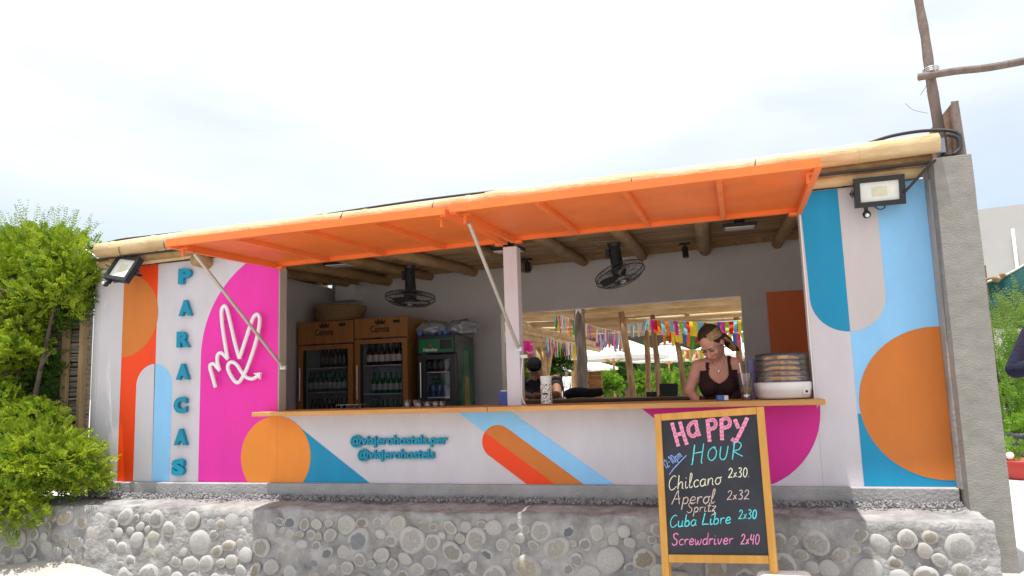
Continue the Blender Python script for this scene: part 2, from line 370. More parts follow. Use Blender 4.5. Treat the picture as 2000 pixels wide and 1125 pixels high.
# pilaster with a rounded arris at the left end
MB().add([(x,y,z) for z in (.86,2.70) for x,y in ((-5.236,.0),(-5.262,.004),(-5.30,.016),(-5.335,.04),(-5.36,.08),(-5.36,.30),(-5.236,.30))],
         [(k,(k+1)%7,7+(k+1)%7,7+k) for k in range(7)]+[tuple(range(6,-1,-1)),tuple(range(7,14))]).build('corner_pilaster', WHITE, kiosk)
MB().bb((-5.23,.10,.47), (-4.45,2.6,2.80)).build('side_wall', GREYW, kiosk)
MB().bb((.95,.10,.47), (1.28,2.6,2.86)).build('side_wall', GREYW, kiosk)
def backwall():
    m = MB(); y0, y1 = 2.60, 2.74; wx0, wx1, wz0, wz1 = -2.372, .166, 1.40, 2.40
    top = lambda x: 2.930+TZ(x)
    m.prism([(-4.45,.47),(wx0,.47),(wx0,top(wx0)),(-4.45,top(-4.45))], y0, y1)
    m.prism([(wx1,.47),(.95,.47),(.95,top(.95)),(wx1,top(wx1))], y0, y1)
    m.prism([(wx0,.47),(wx1,.47),(wx1,wz0),(wx0,wz0)], y0, y1)
    m.prism([(wx0,wz1-.02),(wx1,wz1+.02),(wx1,top(wx1)),(wx0,top(wx0))], y0, y1)
    return m.build('back_wall', GREYW, kiosk)
bw = backwall()
def jamb(): 
    MB().bb((.520,.004,1.45),(.5305,.12,2.70)).build('door_jamb', GLOSSW, kiosk)
    MB().bb((-3.4495,.003,1.46),(-3.440,.10,2.60)).build('door_jamb', mat('beige_jamb', (.46,.42,.38), .6, .08, 4), kiosk)
jamb()
post = MB().box((-1.487,.02,2.03), (.105,.105,1.16), None, .004).build('post', WHITE, kiosk)
door = MB().bb((.413,2.566,.47),(.90,2.597,2.436),.003).build('door', mat('brick_red_door', (.82,.19,.055), .5, .06, 3), kiosk)
MB().lathe([(0,0),(.028,0),(.03,.012),(.022,.03),(.016,.05),(0,.052)], (.835,2.565,1.965), 14, rot3(90)).build('door_handle', STEEL, door)
MB().bb((-4.30,2.40,2.62),(-4.05,2.597,2.80),.01).build('fuse_box', GLOSSW, kiosk)
# murals: flat paint on the front walls
def mural(name, poly, m, parent, layer=1): MB().sheet(poly, MURALY*layer).build(name, m, parent, fix=False)
ZB = .902
tl = lambda a, b: [(a,ZB),(b,ZB),(b,WTL(b)-.002),(a,WTL(a)-.002)]
mural('painted_stripe', tl(-4.985,-4.632), RED, wl, 1)
mural('painted_half_disc', clip(arc(-4.985,2.30,.365,-90,90), -4.985), OCH, wl, 2)
mural('painted_arch', [(-4.819,ZB),(-4.632,ZB)]+arc(-4.638,1.687,.181,90,180), WHITE, wl, 2)
mural('painted_arch', [(-4.632,ZB),(-4.457,ZB)]+arc(-4.638,1.687,.181,0,90), SKYB, wl, 1)
mural('painted_panel', clip([(-4.179,ZB),(-3.2,ZB)]+[(-3.2,2.9)]+arc(-3.28,1.90,.90,90,180), x1=-3.4502, z1=WTL(-3.6)-.005), MAG, wl, 1)
mural('painted_disc', clip(arc(-3.465,1.098,.314,0,360,72)[:-1], x1=-3.4502, z0=ZB), ORG, wl, 2)
mural('painted_disc', clip(arc(-3.465,1.098,.314,0,360,72)[:-1], x0=-3.4488, z0=ZB), ORG, wc, 2)
mural('painted_triangle', [(-3.345,1.390),(-2.650,ZB),(-3.40,ZB)], TEAL, wc, 1)
mural('painted_band', [(-1.93,1.412),(-1.53,1.412),(-.800,ZB),(-1.22,ZB)], SKYB, wc, 1)
ux, uz = .8115, -.5843; nx_, nz_ = .5843, .8115; ccx, ccz, cr_ = -1.628, 1.196, .12
ang = math.degrees(math.atan2(nz_, nx_))
def capsule(a0, a1, s): 
    pts = arc(ccx, ccz, cr_, a0, a1, 20)
    far = [(ccx+ux*1.2+nx_*cr_*max(0,s), ccz+uz*1.2+nz_*cr_*max(0,s)), (ccx+ux*1.2+nx_*cr_*min(0,s), ccz+uz*1.2+nz_*cr_*min(0,s))]
    return clip(pts+(far if s < 0 else far), z0=ZB)
mural('painted_capsule', clip([(ccx+ux*1.2,ccz+uz*1.2),(ccx+ux*1.2+nx_*cr_,ccz+uz*1.2+nz_*cr_)]+arc(ccx,ccz,cr_,ang,ang+90,18), z0=ZB), OCH, wc, 2)
mural('painted_capsule', clip([(ccx+ux*1.2-nx_*cr_,ccz+uz*1.2-nz_*cr_),(ccx+ux*1.2,ccz+uz*1.2)]+arc(ccx,ccz,cr_,ang+90,ang+180,18), z0=ZB), RED, wc, 2)
mg = arc(.019,1.40,.531,-66,0,26)+[(.55,1.42)]
mural('painted_quadrant', clip([(-.59,1.412),(.02,ZB)]+[(.15,ZB)]+mg, x1=.5298, z0=ZB, z1=1.412), mat('plum_paint', (.62,.012,.27), .55, .04, 3, .05, 140), wc, 1)
mural('painted_quadrant', clip(mg, x0=.5312, z0=ZB, z1=1.412), MATS['plum_paint'], wr, 1)
mural('painted_field', tl(.769,1.283), SKYB, wr, 1)
mural('painted_field', [(.769,ZB),(1.283,ZB),(1.283,1.35),(.769,1.35)], TEAL, wr, 2)
mural('painted_arch', [(.7690,WTL(.769)-.003)]+arc(.769,2.10,.226,-90,0,20)+[(.995,WTL(.995)-.003)], GREYP, wr, 2)
mural('painted_arch', clip([(.768,WTL(.768)-.003),(.531,WTL(.55)-.003)]+arc(.769,2.10,.226,180,270,20), .5315, .7685), TEAL, wr, 1)
mural('painted_disc', clip(arc(1.253,1.41,.47,0,360,80)[:-1], x1=1.283, z0=ZB), OCH, wr, 3)

# bar top: two boards end to end
for a, b in ((-3.545,-1.64),(-1.637,.563)):
    MB().bb((a,-.20,1.418),(b,.34,1.452),.004).build('counter_board', WOOD, kiosk)

# ------------------------------------------------------------------ bamboo roof
def culm(m, p0, p1, r, step=.33, seed=0, n=14):
    rr = random.Random(seed); p0 = Vector(p0); p1 = Vector(p1); L = (p1-p0).length; d = (p1-p0)/L
    x, y, _ = basis(d); t = 0; pts = [p0]; rs = [r]; t = rr.uniform(.08,step)
    wob = lambda t: x*(.006*math.sin(t*2.1+seed))+y*(.006*math.sin(t*1.7+seed*2))
    while t < L-.05:
        for dt, k in ((-.022,1.0),(-.008,1.07),(0,.98),(.008,1.06),(.022,.99)):
            if 0 < t+dt < L: pts.append(p0+d*(t+dt)+wob(t)); rs.append(r*k)
        t += step*rr.uniform(.8,1.15)
    pts.append(p1); rs.append(r*.97); m.tube(pts, rs, n); return m
RZ = lambda x, y: 2.800+TZ(x)+.052*y              # underside of the ceiling canes
for k, (xa, xb) in enumerate(((-5.07,-1.55),(-1.60,1.335))):
    za = 2.838+(xa+5.06)*.0247; zb = 2.838+(xb+5.06)*.0247
    culm(MB(), (xa,-.20,za+.004*k), (xb,-.20,zb+.004*k), .063, .42, 3+k, 18).build('eave_bamboo', BAM, kiosk)
    culm(MB(), (xa+.06,-.115,za-.070), (xb-.02,-.115,zb-.070), .040, .4, 33+k, 10).build('fascia_bamboo', BAMD, kiosk)
culm(MB(), (-5.20,-.052,2.752), (1.27,-.052,2.872), .044, .36, 9).build('wall_plate_bamboo', BAM, kiosk)
culm(MB(), (-4.5,2.50,2.875), (.95,2.50,2.985), .05, .36, 12).build('wall_plate_bamboo', BAMD, kiosk)
for i, x in enumerate((-4.62,-4.15,-3.72,-3.2,-2.68,-2.06,-1.42,-.79,-.15,.55)):
    y0 = .02 if i != 1 else -.15
    culm(MB(), (x+.02,y0,RZ(x,y0)-.05), (x,2.72,RZ(x,2.72)-.052), .050+.006*(i%3), .4, 20+i, 12).build('rafter_bamboo', BAMD, kiosk)
def canes():
    y = -.02
    while y < 2.72:
        w = R.uniform(.058,.085); xs = [-5.15, R.uniform(-3.6,-2.9), R.uniform(-1.7,-.9), 1.28]
        for a, b in zip(xs[:-1], xs[1:]):
            zz = R.uniform(0,.012); m = MB(); n = 6; vs = []
            for k in range(n+1):
                x = a+(b-a-.006)*k/n; wb = .004*math.sin(x*3+y*9)
                for yy, dz in ((0,.004),(w*.5,-.004),(w-.005,.003),(w-.005,.016),(0,.016)): vs.append((x, y+yy+wb, RZ(x,y)+zz+dz))
            fs = [(k*5+j,k*5+(j+1)%5,(k+1)*5+(j+1)%5,(k+1)*5+j) for k in range(n) for j in range(5)]+[(4,3,2,1,0),tuple(n*5+j for j in range(5))]
            m.add(vs, fs); m.build('cane', CANE, kiosk)
        y += w
canes()
MB().add([(x,y,RZ(x,y)+.04+h) for h in (0,.012) for x,y in ((-5.18,-.18),(1.28,-.18),(1.28,2.8),(-5.18,2.8))], [(0,1,2,3),(7,6,5,4),(0,4,5,1),(1,5,6,2),(2,6,7,3),(3,7,4,0)]).build('roof_sun_block', mat('dark_sun_block', (.06,.055,.05), .9, .2, 6, .3), kiosk)  # sheet added over the canes, run forward to stop sun leaking onto the wall

# ------------------------------------------------------------------ awning hatches
def hatch(c00, c10, c01, c11, ribs, name):
    """c00,c10 the hinge corners, c01,c11 the outer corners (underside)"""
    c = [Vector(p) for p in (c00,c10,c01,c11)]
    P = lambda u, v, w: (c[0]*(1-u)+c[1]*u)*(1-v)+(c[2]*(1-u)+c[3]*u)*v+Vector((0,0,w))
    def bar(u0,u1,v0,v1,w0,w1):
        return MB().add([P(u,v,w) for w in (w0,w1) for u,v in ((u0,v0),(u1,v0),(u1,v1),(u0,v1))], [(0,1,2,3),(7,6,5,4),(0,4,5,1),(1,5,6,2),(2,6,7,3),(3,7,4,0)])
    pan = bar(.004,.996,.004,.996,.030,.040).build('awning_panel', AWN, kiosk)
    W = (c[1]-c[0]).length; D = (c[2]-c[0]).length; a = .034/W; b = .036/D
    for q in ((a*1.01,1-a*1.01,0,b),(a*1.01,1-a*1.01,1-b,1)): bar(*q,0,.0295).build('frame_rail', AWN, pan)
    bar(0,1,1.002,1.002+.008/D,-.002,.046).build('fascia', AWN, pan)
    for q in ((0,a),(1-a,1)): bar(*q,0,1,-.012,.0295).build('frame_rail', AWN, pan)
    for u in ribs: bar(u-a*.45,u+a*.45,b*1.02,1-b*1.02,-.002,.0294).build('rib', AWN, pan)
    for u in (.03,.97):
        m = MB(); p = P(u,.93,-.006); m.box(p, (.07,.02,.012)); m.box(p+Vector((0,0,-.03)), (.016,.016,.05)); m.build('latch', AWN, pan)
        m = MB(); p = P(u,.02,-.01); m.box(p, (.05,.05,.02)); m.build('hinge', AWN, pan)
    m = MB()
    for u in list(ribs)+[.012,.988]:
        for k in range(6): p = P(u,.08+.168*k,.0); m.cyl(p+Vector((0,0,-.005)), p+Vector((0,0,-.001)), .004, n=6)
    m.build('screw_heads', STEEL, pan)['kind'] = 'stuff'
    return pan
h1 = hatch((-3.452,-.035,2.598),(-1.500,-.035,2.637),(-3.52,-1.18,2.580),(-1.545,-1.18,2.612),(.25,.5,.75),'left')
h2 = hatch((-1.470,-.035,2.644),(.534,-.035,2.672),(-1.515,-1.18,2.620),(.527,-1.18,2.664),(.25,.5,.75),'right')
for a, b in (((-3.46,-.99,2.56),(-3.40,-.012,1.80)), ((-1.48,-.95,2.60),(-1.44,-.05,1.86))):
    m = MB(); m.cyl(a, b, .0125, n=10); m.build('prop_rod', GREYP if False else mat('rod_alu', (.55,.53,.50), .45, .1, 12, metal=.4), kiosk)
    d = (Vector(b)-Vector(a)).normalized(); MB().box(Vector(b)+d*.012, (.045,.03,.03)).build('rod_bracket', STEEL, kiosk)

# ------------------------------------------------------------------ concrete pillar, pole frame and board at the right end
def pillar():
    t = thing('concrete_pillar', 'tall rough grey concrete pillar at right end of the kiosk', 'pillar', (1.4,-.08,.45))
    m = MB(); vs = []; n = 40
    for k in range(n+1):
        z = .30+(2.905-.30)*k/n
        for x, y in ((1.294,-.205),(1.345,-.21),(1.40,-.207),(1.455,-.21),(1.506,-.205),(1.507,.06),(1.294,.06)):
            j = Vector((noise.noise((x*9,z*6,1)),noise.noise((x*9,z*14,4)),0))*.0022
            vs.append((x+j.x, y+j.y, z+(0 if k < n else .012*noise.noise((x*20,y*20,3)))))
    q = 7; fs = [(k*q+i,k*q+(i+1)%q,(k+1)*q+(i+1)%q,(k+1)*q+i) for k in range(n) for i in range(q)]+[tuple(range(n*q,n*q+q)), tuple(range(q-1,-1,-1))]
    m.add(vs, fs).build('shaft', CONC, t)
    m = MB(); vs = []
    for k in range(60):
        z = .9+1.95*k/59; w = .011+.006*noise.noise((z*9,0,0)); vs += [(1.2835,-.012,z),(1.294-.001,-.207-.001,z)]
    m.bb((1.2845,-.10,.90),(1.2935,0.02,2.80)).build('mortar_edge', CEM, t)
pillar()
fr = thing('pole_frame', 'old dark wooden pole with lashed crossbar rising above the pillar', 'pole', (1.39,-.06,2.9))
pts = spline([(1.392,-.05,2.86),(1.388,-.05,3.1),(1.372,-.05,3.45),(1.366,-.05,3.75),(1.35,-.05,4.05),(1.345,-.05,4.55)], 4)
MB().tube(pts, [.036-.012*k/len(pts)+.002*math.sin(k*2) for k in range(len(pts))], 12).build('upright', DARKPOLE, fr)
pts = spline([(1.287,-.105,3.470),(1.5,-.105,3.478),(1.7,-.105,3.474),(2.02,-.105,3.497)], 5)
MB().tube(pts, .0235, 10).build('crossbar', DARKPOLE, fr)
m = MB()
for k in range(3): m.tube([(1.372+.044*math.cos(a*.5),-.07+.055*math.sin(a*.5),3.52-.012*k+.004*a/6) for a in range(13)], .004, 6)
m.build('lashing', STEEL, fr)
m = MB(); m.tube(spline([(1.345,-.06,3.43),(1.31,-.08,3.38),(1.295,-.08,3.36)],4), .0015, 5); m.tube(spline([(1.33,-.06,3.24),(1.24,-.1,3.26),(1.2,-.1,3.31)],4), .0012, 5); m.build('tie_wire', CABLE, fr)
p2 = thing('bamboo_upright', 'pale bamboo pole at the right edge of the picture', 'pole', (1.985,-.06,.45))
culm(MB(), (1.985,-.06,.46), (1.965,-.06,4.6), .032, .4, 55).build('culm', BAM, p2)
bd = thing('upright_board', 'weathered brown board standing on top of the pillar', 'board', (1.47,.1,2.91))
MB().prism([(1.452,2.905),(1.497,2.905),(1.482,3.265),(1.452,3.265)], -.13, .42).build('board', mat('brown_board', (.19,.10,.06), .8, 0, 6, .3, 40, stretch=(1,.4,2), col2=(.33,.20,.13)), bd)
MB().prism([(1.447,2.91),(1.500,2.91),(1.487,3.272),(1.447,3.272)], -.142, -.1305).build('edge_strip', DARKPOLE, bd)
cb = thing('coiled_cable', 'dark cable coiled around the top of the pillar', 'cable', (1.42,-.1,2.92))
m = MB(); m.tube(spline([(.95,-.12,3.065),(1.1,-.12,3.10),(1.3,-.1,3.115),(1.45,-.14,3.075),(1.47,-.15,2.99),(1.43,-.16,2.93),(1.36,-.17,2.93)],6), .011, 8); m.tube(spline([(1.40,-.15,3.06),(1.455,-.16,3.03),(1.46,-.17,2.96),(1.42,-.17,2.925)],6), .012, 8)
m.build('cable_loop', CABLE, cb)
MB().tube(spline([(1.36,-.16,2.93),(1.27,-.22,2.86),(1.20,-.19,2.79),(1.13,-.14,2.72)],6), .009, 8).build('lamp_lead', CABLE, cb)
MB().box((1.355,-.17,2.985), (.035,.05,.09)).build('junction_clip', mat('blue_grey_tape', (.20,.24,.33), .6), cb)
rc = thing('roof_cable', 'thin black cable running along the top of the eave bamboo', 'cable', (-2,-.2,2.95))
pts = [(-5.18,-.19,2.870)]+[(x, -.19, 2.828+(x+5.06)*.0247+.075+.010*math.sin(x*2.3)) for x in np.arange(-4.9,-.2,.3)]
MB().tube(spline(pts,3), .009, 6).build('cable_run', CABLE, rc)
for x in (-4.80,-4.35,-3.55,-2.75,-2.0,-1.2,-.55,.25):
    z = 2.828+(x+5.06)*.0247; MB().tube([(x+.012*math.sin(a), -.20+.0645*math.cos(a), z+.0645*math.sin(a)) for a in [2*math.pi*k/16 for k in range(16)]], .0028, 5, True).build('tie_wire', CABLE, rc)

# ------------------------------------------------------------------ lettering and neon hand on the facade
def text_mb(body, size=1, offset=0.0, depth=.01, xs=1.0, origin=(0,0,0), width=None, ux=(1,0,0), uz=(0,0,1), uy=(0,-1,0), shear=0, align='CENTER'):
    c = bpy.data.curves.new('t', 'FONT'); c.body = body; c.size = 1; c.offset = offset; c.extrude = depth/2 if size == 1 else depth/2/size; c.shear = shear
    c.align_x = align; c.resolution_u = 3
    o = bpy.data.objects.new('t', c); COL.objects.link(o); bpy.context.view_layer.update()
    dg = bpy.context.evaluated_depsgraph_get(); me = bpy.data.meshes.new_from_object(o.evaluated_get(dg))
    vs = [v.co.copy() for v in me.vertices]; fs = [tuple(p.vertices) for p in me.polygons]
    bpy.data.objects.remove(o); bpy.data.curves.remove(c); bpy.data.meshes.remove(me)
    x0 = min(v.x for v in vs); x1 = max(v.x for v in vs); y0 = min(v.y for v in vs); y1 = max(v.y for v in vs)
    if width: xs = width/(x1-x0)/size
    U, V, W, O = Vector(ux), Vector(uz), Vector(uy), Vector(origin)
    cx = (x0+x1)/2; cy = (y0+y1)/2; m = MB()
    m.add([O+U*((v.x-cx)*size*xs)+V*((v.y-cy)*size)+W*(v.z*size) for v in vs], fs); return m
sign = thing('raised_letter_sign', 'vertical column of raised turquoise block letters reading PARACAS', 'sign', (-4.31,-.02,1.8))
for ch, p in zip('PARACAS', ((-4.334, 0.000, 2.592),(-4.320, 0.000, 2.322),(-4.333, 0.000, 2.060),(-4.330, 0.000, 1.793),(-4.346, 0.000, 1.520),(-4.333, 0.000, 1.262),(-4.351, 0.000, 1.019))):
    text_mb(ch, .160, .07, .032, 1, (p[0],-.022,p[2]), width=.124).build('letter', LETTER, sign)
hs = thing('handle_lettering', 'two lines of raised turquoise lettering on the counter front', 'sign', (-2.6,-.02,1.1))
for ln, (a, b) in (('@viajerohostels.per', ((-2.798, 0.000, 1.222),(-2.009, 0.000, 1.207))), ('@viajerohostels', ((-2.738, 0.000, 1.111),(-2.112, 0.000, 1.112)))):
    tot = text_mb(ln, .1, .03, .02); x0 = min(v[0] for v in tot.v); x1 = max(v[0] for v in tot.v)
    W = b[0]-a[0]; cxx = (a[0]+b[0])/2; zc = (a[2]+b[2])/2
    text_mb(ln, .094, .036, .022, 1, (cxx,-.016,zc-.004), width=W).build('lettering', LETTER, hs)
neon = thing('hand_sign', 'white tubular victory hand sign mounted on magenta wall', 'sign', (-3.85,-.04,1.9))
def neon_pts(ps):
    a = (-4.158, 0.000, 2.493); b = (-2.916, 0.000, 1.453)
    out = []
    for x, y in ps:
        px, py = 400+x/4.688, 560+y/4.688
        u, v = (px-400)/260, (py-560)/240
        A0, B0, C0, D0 = (-4.158, 0.000, 2.493), (-2.915, 0.000, 2.410), (-4.131, 0.000, 1.478), (-2.916, 0.000, 1.453)
        X = (A0[0]*(1-u)+B0[0]*u)*(1-v)+(C0[0]*(1-u)+D0[0]*u)*v; Z = (A0[2]*(1-u)+B0[2]*u)*(1-v)+(C0[2]*(1-u)+D0[2]*u)*v
        out.append((X,-.045,Z))
    return out
pa = spline(neon_pts([(140,925),(112,830),(88,750),(95,718),(125,715),(150,740),(178,772)]),5)+spline(neon_pts([(178,770),(158,700),(158,640),(185,612),(215,630),(254,668)]),5)
pa += spline(neon_pts([(254,665),(225,500),(203,350),(197,230),(222,183),(248,215),(275,320),(325,530),(365,664)]),5)+spline(neon_pts([(365,664),(420,500),(470,350),(500,280),(530,262),(552,300),(543,400),(510,540),(460,690),(410,805),(360,878),(320,868),(280,810),(256,750),(268,708),(300,698),(340,722),(380,780),(425,832),(480,848),(525,828),(548,802)]),5)
MB().tube(pa, .0155, 8).build('tube', NEONW, neon)
h = neon_pts([(500,800),(565,790),(556,855),(540,822)]); MB().prism([(p[0],p[2]) for p in h], -.058, -.034).build('arrow_head', NEONW, neon)
m = MB()
for x, y in ((200,330),(365,650),(540,400),(270,790),(120,850)):
    p = neon_pts([(x,y)])[0]; m.cyl((p[0],0,p[2]),(p[0],-.04,p[2]),.006,n=6)
m.build('standoff', STEEL, neon)

# ------------------------------------------------------------------ flood lamps
def flood(name, label, c, ux, uz, w, hgt, arm=None):
    U = Vector(ux).normalized(); V = Vector(uz); V = (V-U*V.dot(U)).normalized(); F = U.cross(V)   # F points away from the lens
    if F.y < 0: F = -F
    C = Vector(c); M = Matrix((U,F,V)).transposed()
    t = thing(name, label, 'flood lamp', C)
    B = lambda x,y,z: C+U*x+F*y+V*z
    m = MB(); b = .032
    for q in (((0,0,hgt/2-b/2),(w,.05,b)),((0,0,-hgt/2+b/2),(w,.05,b)),((-w/2+b/2,0,0),(b,.0498,hgt-2*b)),((w/2-b/2,0,0),(b,.0498,hgt-2*b))): m.box(B(*q[0]), q[1], M)
    m.build('housing', BLACK, t)
    m = MB()
    for k in range(9): m.box(B(-w*.36+w*.09*k,.038,0), (.006,.026,hgt*.8), M)
    m.box(B(0,.018,0), (w*.94,.014,hgt*.94), M); m.build('heat_sink', DGREY, t)
    MB().box(B(0,-.004,0), (w-2*b-.002,.010,hgt-2*b-.002), M).build('lens', LENS, t)
    MB().box(B(0,-.0105,.0), (w*.3,.002,hgt*.3), M).build('led_array', mat('led_yellow', (.62,.60,.45), .4, .1, 30), t)
    m = MB(); m.box(B(-w*.28,.01,-hgt/2-.012), (.02,.03,.03), M); s = m.build('sensor_mount', BLACK, t)
    MB().ell(B(-w*.28,-.008,-hgt/2-.045), .026, None, 12, 8).build('motion_sensor', BLACK, t)
    MB().ell(B(-w*.28,-.026,-hgt/2-.05), .014, None, 10, 6).build('sensor_dome', GLOSSW, t)
    m = MB(); m.box(B(-w/2-.008,.03,0), (.006,.02,.05), M); m.box(B(w/2+.008,.03,0), (.006,.02,.05), M); m.box(B(0,.075,0), (w+.03,.006,.02), M); m.build('bracket', DGREY, t)
    m = MB(); m.tube(spline([B(-w*.1,.01,-hgt/2),B(-w*.02,.0,-hgt/2-.02),B(w*.08,.0,-hgt/2-.015),B(w*.12,.02,-hgt/2+.01)],5), .004, 6); m.build('lead', CABLE, t)
    if arm:
        MB().tube(spline(arm,5), .011, 8).build('mounting_arm', STEEL, t)
    return t
L0, L1, L2, L3 = (Vector(p) for p in ((-4.945, -0.140, 2.776),(-4.628, -0.200, 2.711),(-4.649, -0.280, 2.548),(-4.970, -0.220, 2.608)))
flood('flood_lamp', 'black flood lamp on a steel arm at left end of the roof', (L0+L1+L2+L3)/4, (L1-L0)+(L2-L3), (L0-L3)+(L1-L2), .285, .235,
      [(-5.323, -0.100, 2.884),(-5.243, -0.100, 2.837),(-5.149, -0.080, 2.765),(-5.017, -0.100, 2.685)])
L0, L1, L2, L3 = (Vector(p) for p in ((0.854, -0.140, 2.843),(1.127, -0.140, 2.840),(1.134, -0.100, 2.657),(0.859, -0.100, 2.650)))
flood('flood_lamp', 'black flood lamp on the sky blue stripe beside the concrete pillar', (L0+L1+L2+L3)/4, (L1-L0)+(L2-L3), (L0-L3)+(L1-L2), .292, .188)

# ------------------------------------------------------------------ ceiling fittings
def fan(name, label, c, axis, rad_, top):
    C = Vector(c); x, y, d = basis(axis); M = Matrix((x,y,d)).transposed(); t = thing(name, label, 'fan', C)
    T = Vector(top)
    m = MB(); m.cyl(T, T+Vector((0,0,-.03)), .06, .055, 16); m.cyl(T+Vector((0,0,-.03)), C+d*.075+Vector((0,0,.02)), .048, .052, 16); m.box(T+Vector((-.06,0,-.09)), (.03,.05,.08)); m.build('mount', BLACK, t)
    MB().lathe([(0,.10),(.045,.095),(.062,.06),(.06,.02),(.04,0),(0,-.002)], C, 18, M).build('motor', BLACK, t)
    g = MB()
    for q, (rr, zz) in enumerate(((rad_,0),(rad_*.99,.035),(rad_*.80,-.035),(rad_*.55,-.048),(rad_*.3,-.052),(rad_*.75,.055),(rad_*.45,.06))):
        g.tube([C+M@Vector((rr*math.cos(2*math.pi*k/32), rr*math.sin(2*math.pi*k/32), zz)) for k in range(32)], .0042 if q < 2 else .0018, 5, True)
    for k in range(36):
        a = 2*math.pi*k/36; ca, sa = math.cos(a), math.sin(a)
        g.tube([C+M@Vector((r_*ca,r_*sa,z_)) for r_, z_ in ((.03,-.054),(rad_*.55,-.048),(rad_*.8,-.035),(rad_,0),(rad_*.99,.035),(rad_*.75,.055),(.05,.062))], .0014, 4)
    g.build('grille', DGREY, t)
    for k in range(3):
        a = 2*math.pi*k/3+.3; m = MB(); vs = []
        for i in range(7):
            r_ = .03+(rad_*.86-.03)*i/6; w = .35+.45*math.sin(math.pi*min(1,i/6*.9+.1))
            for s_ in (-1,1):
                aa = a+s_*w*.5; vs.append(C+M@Vector((r_*math.cos(aa), r_*math.sin(aa), .005+.018*s_)))
        m.add(vs, [(2*i,2*i+1,2*i+3,2*i+2) for i in range(6)], True); m.build('blade', mat('fan_blade', (.05,.05,.055), .4, .1), t)
    MB().lathe([(0,-.06),(.028,-.058),(.03,-.05),(0,-.048)], C, 14, M).build('hub_badge', STEEL, t)
    return t
fan('ceiling_fan', 'black caged ceiling fan hanging level above the fridges', (-2.83,1.2,2.425), (.03,.12,1), .235, (-2.84,1.22,RZ(-2.84,1.2)-.09))
fan('ceiling_fan', 'black caged ceiling fan tilted to one side over the service window', (-.82,1.0,2.482), (-.36,.18,1), .215, (-.865,1.02,RZ(-.86,1.0)-.10))
for (x, y), lb in (((.16,.95),'flat square ceiling lamp near the right jamb of the opening'), ((-1.78,.95),'flat square ceiling lamp behind the white post'), ((-3.3,.75),'flat ceiling lamp in the dark left corner above the fridges')):
    z = RZ(x,y)-.085; t = thing('ceiling_lamp', lb, 'lamp', (x,y,z), 'flat ceiling lamps')
    M = rot3(math.degrees(.052))
    MB().box((x,y,z+.012), (.26,.20,.03), M, .004).build('frame', BLACK, t); MB().box((x,y,z-.006), (.225,.165,.008), M).build('diffuser', LENS, t)
    MB().box((x,y,z+.055), (.08,.06,.06)).build('mount', BLACK, t)
for x, lb in ((-.325,'small black spot lamp hanging right of the tilted fan'), (-1.89,'small black spot lamp hanging by the white post')):
    y = 2.0; z = RZ(x,y)-.03; t = thing('spot_lamp', lb, 'lamp', (x,y,z-.06), 'small spot lamps')
    MB().box((x,y,z-.012), (.10,.05,.02)).build('base', BLACK, t); MB().cyl((x,y,z-.02),(x,y,z-.05),.01).build('stem', BLACK, t); MB().cyl((x,y,z-.045),(x+.005,y-.01,z-.145),.028,.030,14).build('can', BLACK, t)

# ------------------------------------------------------------------ bottle fridges
INNER = mat('fridge_liner', (.55,.58,.64), .5, .05, 5); SHELF = mat('shelf_wire', (.70,.72,.75), .4, .05, metal=.2)
FL = .47
def fridge(name, label, x0, x1, yf, yb, top, body, head_z, shelves, glass, frame, corner=.04):
    t = thing(name, label, 'fridge', ((x0+x1)/2,(yf+yb)/2,FL)); w = .03
    m = MB(); m.bb((x0,yf+.04,FL+.02),(x0+w,yb,top)); m.bb((x1-w,yf+.04,FL+.02),(x1,yb,top)); m.bb((x0+w,yb-w,FL+.02),(x1-w,yb,top)); m.bb((x0+w,yf+.04,FL+.02),(x1-w,yb-w,FL+.26)); m.bb((x0+w,yf+.04,top-.02),(x1-w,yb-w,top-.001))
    m.build('cabinet', body, t)
    MB().bb((x0-.004,yf,head_z),(x1+.004,yf+.06,top+.003),.004).build('header', body, t)
    m = MB(); m.bb((x0+w+.001,yb-w-.012,FL+.27),(x1-w-.001,yb-w-.001,top-.03)); m.bb((x0+w+.001,yf+.06,FL+.27),(x0+w+.008,yb-w-.013,top-.03)); m.bb((x1-w-.008,yf+.06,FL+.27),(x1-w-.001,yb-w-.013,top-.03)); m.build('liner', INNER, t)
    d = MB(); gx0, gx1 = x0+.06, x1-.055; z0, z1 = FL+.28, head_z-.015
    d.bb((x0,yf,z0-.05),(gx0,yf+.034,z1)); d.bb((gx1,yf,z0-.05),(x1,yf+.034,z1)); d.bb((gx0,yf,z1-.045),(gx1,yf+.034,z1)); d.bb((gx0,yf,z0-.05),(gx1,yf+.034,z0)); dd = d.build('door', frame, t)
    d = MB(); d.bb((gx0+.001,yf+.004,z0),(gx0+.02,yf+.03,z1-.046)); d.bb((gx1-.012,yf+.004,z0),(gx1-.001,yf+.03,z1-.046)); d.build('gasket', BLACK, dd)
    MB().add([(gx0+.02,yf+.018,z0),(gx1-.012,yf+.018,z0),(gx1-.012,yf+.018,z1-.046),(gx0+.02,yf+.018,z1-.046)],[(0,1,2,3)]).build('pane', glass, dd)
    MB().cyl((gx0-.02,yf-.03,1.5),(gx0-.02,yf-.03,1.85),.008,n=8).build('handle', STEEL, dd)
    for z in shelves:
        m = MB(); m.bb((x0+w+.012,yf+.07,z-.006),(x1-w-.012,yf+.078,z+.004))
        for k in range(14): xx = x0+w+.02+(x1-x0-2*w-.04)*k/13; m.cyl((xx,yf+.078,z-.003),(xx,yb-w-.02,z-.003),.002,n=4)
        m.build('shelf', SHELF, t)
    return t
